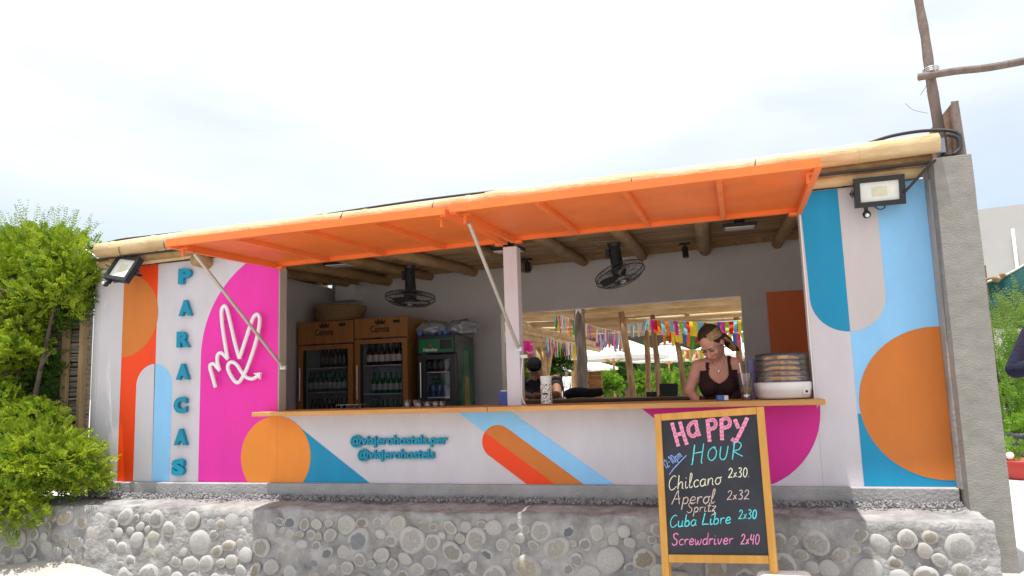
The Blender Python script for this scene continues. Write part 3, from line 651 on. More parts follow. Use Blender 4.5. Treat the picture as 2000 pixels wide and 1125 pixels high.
def bottle_mesh(name, r, h, m, lab=None, capm=None, can=False):
    if can: prof = [(0,0),(r*.8,0),(r,.006),(r,h-.012),(r*.85,h),(0,h)]
    else: prof = [(0,0),(r*.9,0),(r,.006),(r,h*.55),(r*.85,h*.66),(r*.42,h*.78),(r*.38,h*.95),(r*.46,h*.955),(r*.46,h),(0,h)]
    a = MB().lathe(prof, (0,0,0), 12); me = a.mesh(name); me.materials.append(m)
    l = None
    if lab: 
        b = MB().lathe([(r*1.015,h*.16),(r*1.015,h*.46)], (0,0,0), 12); l = b.mesh('paper_label'); l.materials.append(lab)
    k = MB().lathe([(0,h+.002),(r*.5,h+.002),(r*.5,h*.955)], (0,0,0), 10); c = k.mesh('cap'); c.materials.append(capm or STEEL)
    return me, l, c
GRN = mat('green_bottle_glass', (.012,.13,.045), .12, .1, 10, spec=.6); BRN = mat('dark_bottle_glass', (.03,.022,.014), .12, .1, 10, spec=.6)
PALE = mat('cream_label', (.72,.66,.60), .6, .25, 60); SILV = mat('silver_label', (.45,.47,.50), .4, .2, 40); WCAP = mat('white_foil', (.70,.72,.74), .4, .05)
KINDS = {'green': bottle_mesh('beer_bottle', .029, .215, GRN, SILV, mat('green_cap', (.02,.18,.07), .4)), 'dark': bottle_mesh('beer_bottle', .029, .225, BRN, mat('dark_label', (.10,.09,.09), .5, .4, 60), mat('gold_cap', (.5,.36,.1), .35, metal=.6)),
         'label': bottle_mesh('beer_bottle', .031, .235, BRN, PALE, WCAP), 'can': bottle_mesh('drink_can', .031, .125, mat('blue_can', (.10,.16,.30), .35, .5, 30, metal=.4), None, None, True)}
ORD = ('leftmost','second','third','fourth','fifth','sixth','seventh','eighth')
def row(kind, xs, y, z, label, cat, group, s=1.0):
    what = label
    for k, x in enumerate(xs):
        pre = 'leftmost' if k == 0 else ('rightmost' if k == len(xs)-1 else ORD[k]+' from left'); label = what.replace(' '+cat+' ', ' '+cat+', '+pre+', ', 1)
        me, l, c = KINDS[kind]; o = inst(me.name, me, None, (x,y+R.uniform(-.006,.006),z+.005), (0,0,R.uniform(0,6)), (s,s,s)); tag(o, label, cat, group)
        for q in (l, c):
            if q is not None and kind != 'can': ch = bpy.data.objects.new(q.name, q); COL.objects.link(ch); ch.parent = o
def lin(a, b, n): return [a+(b-a)*k/(n-1) for k in range(n)]
YB_ = 1.95
Z1a, Z1b, Z1c = 1.840, 1.584, 1.303
f1 = fridge('bottle_fridge', 'dark wooden bottle fridge with a woven tub on top', -4.400, -3.753, 1.8, 2.34, 2.326, FRW, 2.093, (Z1a,Z1b,Z1c), GLASS, FRW)
row('dark', lin(-4.19,-3.93,6), YB_, Z1a, 'dark bottle on upper shelf of the fridge under the tub', 'bottle', 'bottles on the upper shelf of the first fridge')
row('green', lin(-4.33,-3.93,8), YB_, Z1b, 'green bottle on middle shelf of the fridge under the tub', 'bottle', 'bottles on the middle shelf of the first fridge')
row('dark', lin(-4.31,-3.91,8), YB_, Z1c, 'dark bottle on lowest visible shelf of the fridge under the tub', 'bottle', 'bottles on the lower shelf of the first fridge')
Z2a, Z2b, Z2c = 1.844, 1.551, 1.271
f2 = fridge('bottle_fridge', 'taller brown wooden bottle fridge in the middle of the three', -3.729, -3.134, 1.8, 2.36, 2.335, FRW, 2.128, (Z2a,Z2b,Z2c), GLASS, FRW)
row('label', lin(-3.62,-3.21,7), YB_-.02, Z2a, 'dark bottle with cream label in the middle fridge', 'bottle', 'labelled bottles in the middle fridge')
row('green', lin(-3.58,-3.20,7), YB_, Z2b, 'green bottle on middle shelf of the middle fridge', 'bottle', 'green bottles in the middle fridge')
row('green', lin(-3.60,-3.20,8), YB_, Z2c, 'green bottle low in the middle fridge just above the counter', 'bottle', 'low green bottles in the middle fridge')
Z3a, Z3b = 1.753, 1.498
FBLK = mat('fridge_black', (.022,.024,.030), .4, .1, 6)
x3a, x3b = -3.02, -2.615
f3 = fridge('bottle_fridge', 'small black bottle fridge with a green header and printed side', x3a, x3b, 1.8, 2.36, 2.121, FBLK, 1.940, (Z3a,Z3b), GLASS, FBLK)
row('dark', lin(-2.96,-2.70,5), YB_, Z3a, 'dark bottle with silver label in the small black fridge', 'bottle', 'upper bottles in the black fridge', .95)
row('green', lin(-2.98,-2.86,4), YB_+.12, Z3b, 'green bottle on lower shelf of the small black fridge', 'bottle', 'lower bottles in the black fridge', .9)
row('can', lin(-2.97,-2.70,5), YB_-.03, Z3b, 'blue drink can on lower shelf of the small black fridge', 'can', 'cans in the black fridge')
# printed header and marks
zt, zb_ = 2.085, 1.950
MB().bb((x3a+.02,1.792,zb_),(x3b-.015,1.799,zt)).build('green_header_sign', mat('green_sign', (.004,.16,.06), .35, .04), f3)
HCHILD = text_mb('Heineken', .05, .02, .002, 1, ((x3a+x3b)/2-.06,1.790,zb_+.028), width=.15).build('brand_lettering', GLOSSW, f3)
star = [((x3a+x3b)/2-.06+(.022 if k%2 == 0 else .009)*math.sin(k*math.pi/5), zb_+.075+(.022 if k%2 == 0 else .009)*math.cos(k*math.pi/5)) for k in range(10)]
MB().prism(star, 1.789, 1.7915).build('star_emblem', mat('red_star', (.55,.03,.02), .4), f3)
MB().bb((x3b-.16,1.790,zb_+.03),(x3b-.03,1.7918,zt-.01)).build('dark_display', BLACK, f3)
# the big bottle printed on the side panel
MB().bb((x3b+.0005,1.86,.55),(x3b+.004,2.355,2.03)).build('side_print', mat('side_print_green', (.006,.085,.04), .2, .6, 4, stretch=(1,3,.6)), f3)
bp = [(.0,.42),(.16,.42),(.17,.48),(.17,.98),(.12,1.10),(.075,1.25),(.07,1.42),(.0,1.42)]
prof = [(2.11+a,.55+z) for a, z in bp]+[(2.11-a,.55+z) for a, z in reversed(bp)]
MB().add([(x3b+.005,y,z) for y, z in prof], [tuple(range(len(prof)))]).build('printed_bottle', mat('side_print_bottle', (.012,.17,.07), .3, .4, 7, stretch=(1,2,1)), f3)
MB().add([(x3b+.006,y,z) for y, z in ((2.03,1.28),(2.19,1.28),(2.17,1.70),(2.06,1.70))], [(0,1,2,3)]).build('printed_glass', mat('side_print_gold', (.40,.30,.06), .4, .3, 9), f3)
INK = mat('burnt_ink', (.035,.022,.015), .7, .1)
for f, x0, x1, ya, yb in ((f1, -4.402, -3.751, 2.215, 2.263), (f2, -3.727, -3.128, 2.218, 2.272)):
    xc = (x0+x1)/2-.01; hz = ya
    text_mb('Corona', .095, .018, .002, 1, (xc,1.7975,hz), width=.215).build('brand_lettering', INK, f)
    c0 = hz+.075
    crown = [(xc-.05,c0-.028),(xc+.05,c0-.028),(xc+.062,c0+.02),(xc+.035,c0+.0),(xc+.022,c0+.03),(xc,c0+.004),(xc-.022,c0+.03),(xc-.035,c0+.0),(xc-.062,c0+.02)]
    MB().prism(crown, 1.796, 1.799).build('crown_emblem', INK, f)
    MB().bb((x1-.16,1.794,hz+.055),(x1-.085,1.7995,hz+.085)).build('thermometer', BLACK, f)

# ------------------------------------------------------------------ things on the fridges
def tub():
    z = 2.326+.012; cx, cy = -4.05, 2.07
    t = thing('woven_tub', 'round tan woven tub standing on the left fridge', 'tub', (cx,cy,z))
    MB().lathe([(0,0),(.235,0),(.25,.02),(.275,.13),(.29,.155),(.285,.17),(.27,.165),(.255,.12),(.23,.02),(0,.015)], (cx,cy,z), 32).build('bowl', mat('woven_tan', (.26,.16,.07), .8, 0, 30, .6, 90, stretch=(1,1,3), col2=(.38,.25,.12)), t)
    m = MB()
    for k in range(4): m.tube([(cx+(.256+.008*k)*math.cos(a), cy+(.256+.008*k)*math.sin(a), z+.03+.035*k) for a in [2*math.pi*i/36 for i in range(36)]], .006, 6, True)
    m.build('woven_band', MATS['woven_tan'], t)
tub()
def bag(name, label, c, r, seed, m_):
    bm = bmesh.new(); bmesh.ops.create_icosphere(bm, subdivisions=4, radius=1)
    for v in bm.verts:
        p = v.co.copy(); d = 1+.34*noise.noise(p*2.3+Vector((seed,0,0)))+.16*noise.noise(p*6+Vector((0,seed,0)))
        v.co = Vector((p.x*d*r[0]+c[0], p.y*d*r[1]+c[1], max(p.z*d,-.8)*r[2]+c[2]))
    a = MB(); bm.verts.index_update(); a.add([v.co for v in bm.verts], [[v.index for v in f.verts] for f in bm.faces], True); bm.free()
    return a.build(name, m_, None, label, 'bag', origin=(c[0],c[1],c[2]-r[2]*.8))
BAGM = clearmat('bag_film', (.8,.82,.86), .16, .22, .35, (.62,.66,.74))
zt3 = 2.121+.004
bag('plastic_bag', 'crumpled plastic bag with blue print on the small black fridge', (-2.93,2.02,zt3+.075), (.17,.17,.085), 3, BAGM)
bag('plastic_bag', 'pale crumpled plastic bag at the right edge of the black fridge', (-2.63,2.05,zt3+.075), (.17,.16,.085), 11, BAGM)
for k, x in enumerate((-3.04,-2.97,-2.90,-2.83,-2.76)):
    a = MB(); a.cyl((x,1.90+.02*(k%2),zt3+.03),(x+.02,2.12,zt3+.032),.026,.026,10); a.build('water_bottle', mat('blue_wrap', (.10,.20,.55), .4, .4, 25), None, ('leftmost','second','middle','fourth','rightmost')[k]+' blue wrapped bottle lying in the bag on the black fridge', 'bottle', 'bottles in the bag', origin=(x,2.0,zt3))

# ------------------------------------------------------------------ things on the counter
CZ = 1.4525
def dehydrator():
    cx, cy = (0.174+0.506)/2, .08; r = .178; z = CZ+.006
    t = thing('food_dehydrator', 'white round food dehydrator with clear stacked trays on the counter', 'dehydrator', (cx,cy,CZ))
    MB().lathe([(0,0),(r*.9,0),(r*.96,.012),(r,.05),(r*1.02,.055),(r*1.03,.095),(r*.99,.105),(0,.106)], (cx,cy,z), 40).build('base', GLOSSW, t)
    for k in range(4): MB().cyl((cx+r*.7*math.cos(k*1.57+.8),cy+r*.7*math.sin(k*1.57+.8),CZ),(cx+r*.7*math.cos(k*1.57+.8),cy+r*.7*math.sin(k*1.57+.8),z+.004),.014).build('foot', BLACK, t)
    MB().box((cx+r*.72,cy-r*.72,z+.04), (.05,.012,.028), rot3(0,0,45)).build('switch_plate', GLOSSW, t); MB().box((cx+r*.735,cy-r*.735,z+.042), (.022,.008,.014), rot3(0,0,45)).build('switch', BLACK, t)
    FRU = mat('dried_orange', (.88,.36,.07), .6, 0, 30, col2=(.90,.52,.18)); FR2 = mat('dried_apple', (.75,.40,.14), .6, 0, 30, col2=(.50,.20,.07))
    for k in range(5):
        zz = z+.108+k*.0345; rr = r*(.975-.006*k)
        m = MB(); m.lathe([(rr*.99,0),(rr,.004),(rr*.985,.028),(rr*1.0,.033),(rr*.97,.033),(rr*.965,.006)], (cx,cy,zz), 36); m.build('tray', CLEAR, t)
        tr = MB().lathe([(0,.0045),(rr*.95,.005),(rr*.95,.008),(0,.0075)], (cx,cy,zz), 28).build('tray_floor', CLEAR, t)
        m = MB()
        for q in range(15):
            if k == 4 and q > 4: break
            a = q*2.399; d = rr*.76*math.sqrt((q+4)/18)
            m.lathe([(0,0),(.034,0),(.038,.012),(.036,.0235),(0,.0235)], (cx+d*math.cos(a),cy+d*math.sin(a),zz+.0085+.002*(q%2)), 12)
        m.build('fruit_slices', FRU if k%2 == 0 else FR2, t)
    MB().lathe([(0,.022),(r*.5,.020),(r*.93,.008),(r*.96,0),(r*.94,0),(r*.9,.004),(0,.017)], (cx,cy,z+.108+5*.0345), 36).build('lid', CLEAR, t)
dehydrator()
def cup():
    cx, cy = 0.103, -.03; t = thing('iced_drink_cup', 'tall clear plastic cup with amber drink and straw beside the woman', 'cup', (cx,cy,CZ)); h = .175
    MB().lathe([(0,.003),(.033,.003),(.035,.01),(.046,h),(.048,h+.003),(.0465,h+.004),(.0445,h),(.033,.012),(0,.012)], (cx,cy,CZ), 24).build('cup_body', CLEAR, t)
    MB().lathe([(0,.014),(.0325,.014),(.0375,.075),(0,.076)], (cx,cy,CZ), 20).build('drink', mat('amber_drink', (.45,.16,.03), .2, 0, 25, col2=(.65,.33,.10)), t)
    m = MB()
    for k in range(5): m.box((cx+.018*math.cos(k*1.3),cy+.018*math.sin(k*1.3),CZ+.08+.006*(k%2)), (.02,.02,.02), rot3(k*31,k*47,k*15))
    m.build('ice_cubes', CLEAR, t)
    MB().cyl((cx-.01,cy,CZ+.03),(cx-.032,cy+.01,CZ+.245),.004,n=8).build('straw', GLOSSW, t)
    text_mb('*', .05, .02, .001, 1, (cx,cy-.0395,CZ+.03), width=.04).build('printed_mark', GLOSSW, t)
cup()
def cupstack(name, label, x, y, n, r, m_, h=.12, step=.011, z0=CZ):
    t = thing(name, label, 'cups', (x,y,z0))
    for k in range(n):
        z = z0+k*step; MB().lathe([(r*.72,.001),(r*.75,.004),(r*.98,h),(r*1.03,h+.001),(r*1.03,h+.004),(r*.97,h+.004),(r*.72,.004)], (x,y,z), 20).build('cup', m_, t)
    return t
cupstack('plastic_cup_stack', 'tall stack of lavender plastic cups left of the dehydrator', 0.154, .14, 15, .036, clearmat('lavender_plastic', (.72,.70,.92), .1, .12, .42, (.42,.38,.72)), .11, .011)
def tiki():
    cx, cy = -1.252, -.02; t = thing('tiki_mug', 'white mug with black carved pattern holding a stack of white cups', 'mug', (cx,cy,CZ))
    m = mat('tiki_glaze', (.82,.80,.76), .35, .02); N = m.node_tree.nodes; L = m.node_tree.links; b = N['Principled BSDF']
    tc = N.new('ShaderNodeTexCoord'); mp = N.new('ShaderNodeMapping'); mp.inputs['Scale'].default_value = (1,1,1.35); vo = N.new('ShaderNodeTexVoronoi'); vo.feature = 'DISTANCE_TO_EDGE'; vo.inputs['Scale'].default_value = 70
    wv = N.new('ShaderNodeTexWave'); wv.inputs['Scale'].default_value = 34; wv.inputs['Distortion'].default_value = 9; wv.inputs['Detail'].default_value = 2
    mu = N.new('ShaderNodeMath'); mu.operation = 'MULTIPLY'; cr = N.new('ShaderNodeValToRGB'); cr.color_ramp.interpolation = 'CONSTANT'
    cr.color_ramp.elements[0].color = (.03,.03,.03,1); cr.color_ramp.elements[1].color = (.80,.78,.74,1); cr.color_ramp.elements[1].position = .075
    L.new(tc.outputs['Object'], mp.inputs[0]); L.new(mp.outputs[0], vo.inputs['Vector']); L.new(mp.outputs[0], wv.inputs['Vector'])
    L.new(vo.outputs['Distance'], mu.inputs[0]); L.new(wv.outputs['Fac'], mu.inputs[1]); L.new(vo.outputs['Distance'], cr.inputs[0]); L.new(cr.outputs[0], b.inputs['Base Color'])
    MB().lathe([(0,.002),(.036,.002),(.040,.01),(.041,.055),(.037,.062),(.038,.075),(.042,.10),(.043,.13),(.040,.145),(.036,.145),(.034,.02),(0,.018)], (cx,cy,CZ), 28).build('mug_body', m, t)
    MB().box((cx,cy-.040,CZ+.078), (.034,.012,.012), None, .004).build('carved_brow', BLACK, t)
    for k in range(5): MB().lathe([(.030,.0),(.031,.004),(.040,.10),(.0425,.101),(.0425,.104),(.039,.104),(.03,.004)], (cx,cy,CZ+.075+k*.006), 20).build('paper_cup', GLOSSW, t)
tiki()
SHOT = clearmat('shot_glass_clear', (.90,.91,.93), .14, .03, .05)
for k, px in enumerate((800,813,824,834,843,852,860,867)):
    x, y = (-2.360 + (px-800)*.00385), .06+.05*(k%2)
    h = .058 if k < 2 else .042
    o = MB().lathe([(0,.0),(.021,0),(.022,.008),(.027,h),(.0245,h),(.019,.012),(0,.012)], (x,y,CZ), 16)
    o.build('shot_glass', SHOT, None, ('leftmost tall','second tall','third low','fourth low','fifth low','sixth low','seventh low','rightmost low')[k]+' shot glass in the row on the counter', 'glass', 'shot glasses in a row', origin=(x,y,CZ))
t = thing('glass_tray', 'low violet glass rack on the counter before the middle fridge', 'rack', (-2.86,.12,CZ))
MB().bb((-2.97,.06,CZ+.03),(-2.77,.18,CZ+.036),.002).build('tray_top', clearmat('violet_glass', (.6,.58,.8), .1, .1, .3, (.35,.33,.5)), t)
for x in (-2.95,-2.90,-2.84,-2.79): MB().cyl((x,.12,CZ),(x,.12,CZ+.03),.005,.012,8).build('tray_foot', MATS['violet_glass'], t)
x, y = -0.051, .0; t = thing('blue_tin', 'small blue and white tin in front of the woman', 'tin', (x,y,CZ))
MB().box((x,y,CZ+.018), (.075,.045,.036), rot3(0,0,12), .006).build('tin_body', mat('blue_tin_paint', (.05,.16,.52), .35, .3, 40), t); MB().box((x+.02,y-.008,CZ+.0185), (.024,.047,.030), rot3(0,0,12)).build('tin_label', GLOSSW, t)
x, y = -1.632, .2; t = thing('blue_carton', 'small blue carton half hidden behind the white post', 'carton', (x,y,CZ))
MB().box((x,y,CZ+.05), (.07,.05,.10), None, .003).build('carton_body', mat('blue_carton_card', (.07,.12,.45), .5, .2, 20), t); MB().box((x,y,CZ+.105), (.04,.03,.012)).build('carton_lid', GLOSSW, t)
t = thing('power_lead', 'thin white lead hanging down the right side of the white post', 'cord', (-1.42,-.04,CZ))
MB().tube(spline([(-1.43,-.02,1.80),(-1.415,-.04,1.78),(-1.42,-.05,1.70),(-1.428,-.04,1.60),(-1.425,-.04,1.50),(-1.40,-.05,1.46)],5), .004, 6).build('lead', GLOSSW, t)
MB().box((-1.40,-.045,1.80), (.05,.03,.025), None, .004).build('plug', mat('pale_green_plastic', (.55,.68,.60), .5), t)

# ------------------------------------------------------------------ chalkboard
GL = {  # single-stroke letters: list of polylines, x-height 5, capitals 10
 'a':(5,[[(4.2,4.4),(2.2,5),(.6,3.4),(.6,1.2),(2,0),(3.6,1),(4.3,4.8),(4.2,1),(5.2,.2)]]), 'b':(4.8,[[(1.2,10),(.8,5),(.6,.8),(2,0),(3.8,.8),(4.2,3),(3,4.8),(1,3.6)]]),
 'c':(4.2,[[(4,4.2),(2.6,5),(.8,3.8),(.6,1.4),(2,0),(4.2,.8)]]), 'd':(5,[[(4.2,4.2),(2.4,5),(.7,3.4),(.7,1),(2.2,0),(3.8,1.2),(4.6,10),(4.4,1),(5.2,.2)]]),
 'e':(4.4,[[(.6,2.4),(3.8,3),(3.4,4.8),(1.8,5),(.6,3),(.8,.8),(2.4,0),(4.4,1)]]), 'h':(5,[[(1,10),(.8,5),(.6,0),(1.2,3.4),(2.8,5),(4,4),(4,.6),(5,.2)]]),
 'i':(2.4,[[(.8,5),(.8,.8),(1.6,0),(2.6,.8)],[(.9,7),(1.1,7.4)]]), 'l':(3,[[(.4,1.5),(2,6),(2.2,9.6),(1.2,10),(.8,5),(1,.6),(2,0),(3.2,1)]]),
 'm':(7,[[(.6,5),(.6,0),(1,3.6),(2.2,5),(3.2,4),(3.2,0),(3.6,3.6),(4.8,5),(6,4),(6,.6),(7,.2)]]), 'n':(5,[[(.6,5),(.6,0),(1.2,3.6),(2.8,5),(4,4),(4,.6),(5,.2)]]),
 'o':(4.8,[[(2.6,5),(.8,3.8),(.6,1.4),(2.2,0),(4,1.2),(4.2,3.6),(2.6,5),(3.6,4.6),(5,5)]]), 'p':(4.8,[[(.8,5),(.7,0),(.4,-4)],[(.8,3.6),(2.6,5),(4.2,3.6),(3.8,1),(2.2,.2),(.8,1)]]),
 'r':(3.8,[[(.6,5),(.8,0),(1,3.2),(2.2,4.8),(3.8,4.6)]]), 's':(3.8,[[(3.6,4.4),(2,5),(.8,4),(2.2,2.6),(3.4,1.4),(2.2,0),(.4,.6)]]),
 't':(3.4,[[(1.6,9),(1.4,4),(1.4,.8),(2.4,0),(3.6,.8)],[(0,5.6),(3.4,6)]]), 'u':(5,[[(.6,5),(.6,1.4),(1.8,0),(3.4,.8),(4,5),(4,.8),(5,.2)]]), 'v':(4.6,[[(.4,5),(2,0),(4,5)]]),
 'w':(6.4,[[(.4,5),(1,.6),(2,0),(3,3.8),(3.4,.6),(4.6,0),(5.6,2.4),(5.8,5)]]), 'z':(4.2,[[(.4,5),(3.8,5),(.6,.2),(3,.6),(3.2,-3),(1.2,-3.2)]]),
 'A':(7,[[(.2,0),(3.4,10),(4.2,7),(6,0)],[(1,3.6),(6,4.2)]]), 'C':(6.4,[[(5.8,9),(4,10),(1.4,7.6),(.6,3.6),(2,.2),(4.4,.4),(6.4,2.2)]]), 'H':(7.6,[[(1.2,10),(.8,0),(.2,-1)],[(6,10.4),(5.8,5),(5.6,0),(6.4,-.6)],[(.6,5),(6,5.8)]]),
 'L':(6,[[(2,10),(1.2,4),(.8,.6),(3,.8),(6,.4)]]), 'R':(6.4,[[(1.2,0),(1.4,9)],[(.6,8.6),(3,10),(5,8.2),(4,5.6),(1.4,5),(4,3),(6.4,1.6)]]), 'S':(6,[[(5.4,8.6),(3.6,10),(1.2,8.8),(2,6),(4.6,4),(4.6,1),(2.4,-.2),(.2,1.4)]]),
 'U':(5.6,[[(.8,8),(.8,2.4),(2.4,.4),(4,2),(4.6,8)]]), 'O':(5.6,[[(3,8),(1,6),(.8,2.6),(2.8,.4),(4.8,2.6),(4.8,6),(3,8),(4.4,7.6)]]),
 '0':(5,[[(2.6,9),(.8,6.6),(.8,2),(2.4,0),(4.2,2),(4.4,6.6),(2.6,9)]]), '1':(3,[[(.4,7),(2,9),(1.6,0)]]), '2':(5,[[(.6,7),(2,9),(4,8),(3.6,5),(.4,.4),(2.4,.8),(4.8,.2)]]), '3':(5,[[(.8,8.4),(2.8,9),(4,7),(2.2,5),(4.2,3.4),(3.4,.6),(.6,.6)]]),
 '4':(5,[[(1.4,9),(.8,4.4),(4,4.6)],[(4,8.6),(3.6,0)]]), 'x':(4,[[(.6,4.6),(3.4,.6)],[(3.4,5),(.4,.4)]]), '-':(4,[[(.6,4),(3.2,4.2)]]), '.':(2,[[(.8,.1),(1.1,.3)]]), ' ':(3,[])}
SLATE = mat('slate_board', (.020,.023,.034), .75, 0, 3, .08, 60, col2=(.045,.048,.060), detail=9)
def chalkmat(name, c): return mat(name, c, .95, .25, 160, detail=2)
def chalkboard():
    TL = Vector((-.440,-.67,1.400)); TR = Vector((.175,-.775,1.436)); up = Vector((-.008,.13,1)).normalized(); U = (TR-TL); W = U.length; U.normalize(); Nn = U.cross(up).normalized()
    if Nn.y > 0: Nn = -Nn
    cx = (TL+TR)/2; t = thing('chalkboard_sign', 'wooden framed easel chalkboard with the handwritten happy hour drinks list', 'chalkboard', (cx.x,cx.y-.08,0))
    Hh = TL.z/up.z
    P = lambda u, v, n=0: TL+U*u-up*v+Nn*n
    M = Matrix((U,Nn,up)).transposed(); fw = .040
    def bar(u0,v0,u1,v1,n0=-.012,n1=.012,name='frame_rail'):
        MB().box((P(u0,v0,(n0+n1)/2)+P(u1,v1,(n0+n1)/2))/2, (abs(u1-u0),abs(n1-n0),abs(v1-v0)), M, .003).build(name, WOODV, t)
    bar(0,0,fw,Hh,name='leg'); bar(W-fw,0,W,Hh+.03,name='leg'); bar(fw+.001,0,W-fw-.001,fw); bar(fw+.001,.786,W-fw-.001,.828)
    MB().box(P(W/2,.413,-.002), (W-2*fw-.002,.008,.744), M).build('slate', SLATE, t)
    # rear leaf of the easel
    b0 = P(.02,.03,-.03); b1 = P(W-.02,.03,-.03); dn = Vector((0,.12,-1.37))
    for b in (b0, b1): MB().cyl(b, b+dn*.985, .016, n=6).build('rear_leg', WOODV, t)
    MB().cyl(b0+dn*.6, b1+dn*.6, .012, n=6).build('rear_rail', WOODV, t)
    # writing: coordinates on the slate, x to the right and y down, 640 units to the board width
    def S(p):
        fy = (p[1]-97)/945; xl = 133+35*fy; xr = 782+82*fy; u = (p[0]-xl)/(xr-xl)
        yt = 121-46*u; yb = 1040+8*u; return P(u*W, (p[1]-yt)/(yb-yt)*.828, .0035)
    def write(txt, x, y, h, ang, col, wide, xs=1.0, slant=.12, name='chalk_line', wobble=.25):
        m = MB(); ca, sa = math.cos(rad(ang)), math.sin(rad(ang)); k = h/10; adv = 0; rr = random.Random(len(txt)+int(x))
        for ch in txt:
            w, strokes = GL[ch]
            for st in strokes:
                pl = [Vector(((q[0]+adv+slant*q[1]+rr.uniform(-.12,.12)*wobble)*k*xs, q[1]*k+rr.uniform(-.1,.1)*k*wobble, 0)) for q in st]
                pl = spline(pl, 5) if len(pl) > 2 else pl
                pts = [S((x+p.x*ca-p.y*sa, y-(p.y*ca+p.x*sa))) for p in pl]
                stroke(m, pts, wide*.86*rr.uniform(.8,1.15))
            adv += w+.7
        m.build(name, col, t, fix=False)
    def stroke(m, pts, w):
        vs = []
        for i, p in enumerate(pts):
            d = pts[min(i+1,len(pts)-1)]-pts[max(i-1,0)]
            if d.length < 1e-9: d = U.copy()
            s = d.normalized().cross(Nn).normalized()*w*.5*(.8+.35*abs(math.sin(i*1.9)))
            vs += [p+s, p-s]
        m.add(vs, [(2*i,2*i+1,2*i+3,2*i+2) for i in range(len(pts)-1)])
    pink = chalkmat('chalk_pink', (.80,.30,.47)); dk = chalkmat('chalk_dark_pink', (.40,.07,.15)); cyan = chalkmat('chalk_cyan', (.12,.72,.80)); blue = chalkmat('chalk_blue', (.25,.42,.85))
    cream = chalkmat('chalk_cream', (.78,.80,.62)); tan = chalkmat('chalk_tan', (.62,.50,.46)); rose = chalkmat('chalk_rose', (.80,.27,.52))
    # block capitals of the first word, each a fat chalked shape with darker hatching
    fat = [[[(243,175),(262,250),(282,328)],[(292,168),(312,245),(335,318)],[(262,258),(312,242)]], [[(390,168),(362,180),(343,212),(352,252),(378,262),(400,232)],[(388,160),(396,215),(410,262)]],
           [[(458,155),(464,225),(472,300)],[(462,165),(492,158),(508,182),(498,210),(466,220)]], [[(540,150),(542,220),(545,290)],[(545,158),(572,148),(590,172),(582,202),(548,212)]], [[(618,155),(640,215)],[(690,145),(660,220),(625,292),(600,280)]]]
    for gl in fat:
        m = MB(); h = MB()
        for j, st in enumerate(gl):
            pl = spline([Vector((a,b,0)) for a, b in st], 6); stroke(m, [S((p.x,p.y))+Nn*(.0004*j) for p in pl], .021)
            L = len(pl)
            for i in range(1, L-1):
                d = (pl[i+1]-pl[i-1]).normalized(); n = Vector((-d.y,d.x,0))
                if i % 2 == 0: stroke(h, [S((pl[i].x-n.x*7,pl[i].y-n.y*7))+Nn*.0022, S((pl[i].x+n.x*7+d.x*4,pl[i].y+n.y*7+d.y*4))+Nn*.0022], .0028)
        m.build('chalk_letter', pink, t, fix=False); h.build('chalk_hatching', dk, t, fix=False)
    write('HOUR', 358, 432, 112, 4, cyan, .0066, 1.0, .16)
    write('12-10pm', 205, 472, 58, 38, blue, .0052, .62)
    stroke_m = MB(); stroke(stroke_m, [S(p) for p in ((222,508),(250,470),(290,428),(332,384))], .005); stroke_m.build('chalk_underline', blue, t, fix=False)
    write('Chilcano', 215, 605, 86, 7, cream, .0058, .93, .2); write('2x30.', 580, 528, 66, 3, cream, .0056, .80)
    write('Aperol', 234, 692, 84, 2, tan, .0055, 1.0, .2); write('Spritz', 328, 742, 60, 3, tan, .0052, 1.05, .2); write('2x32', 572, 665, 64, 2, tan, .0055, .96)
    write('Cuba Libre', 220, 832, 72, 4, cyan, .0062, 1.0, .18); write('2x30', 640, 782, 62, 2, cyan, .006, .80)
    write('Screwdriver', 232, 938, 70, 1, rose, .006, .96, .14); write('2x40', 652, 934, 68, 1, rose, .006, .76)
chalkboard()
x, y = 0.219, -.9; ww = .28
t = MB().box((x,y,.27), (ww,.22,.54), rot3(0,0,6), .03).build('pale_block', mat('pale_block_surface', (.74,.72,.69), .9, .1, 6, .4, 40), None, 'pale block just showing at the foot of the chalkboard', 'block', origin=(x,y,0))  # one even pale colour on every side
t.location.z = 0.572-.545

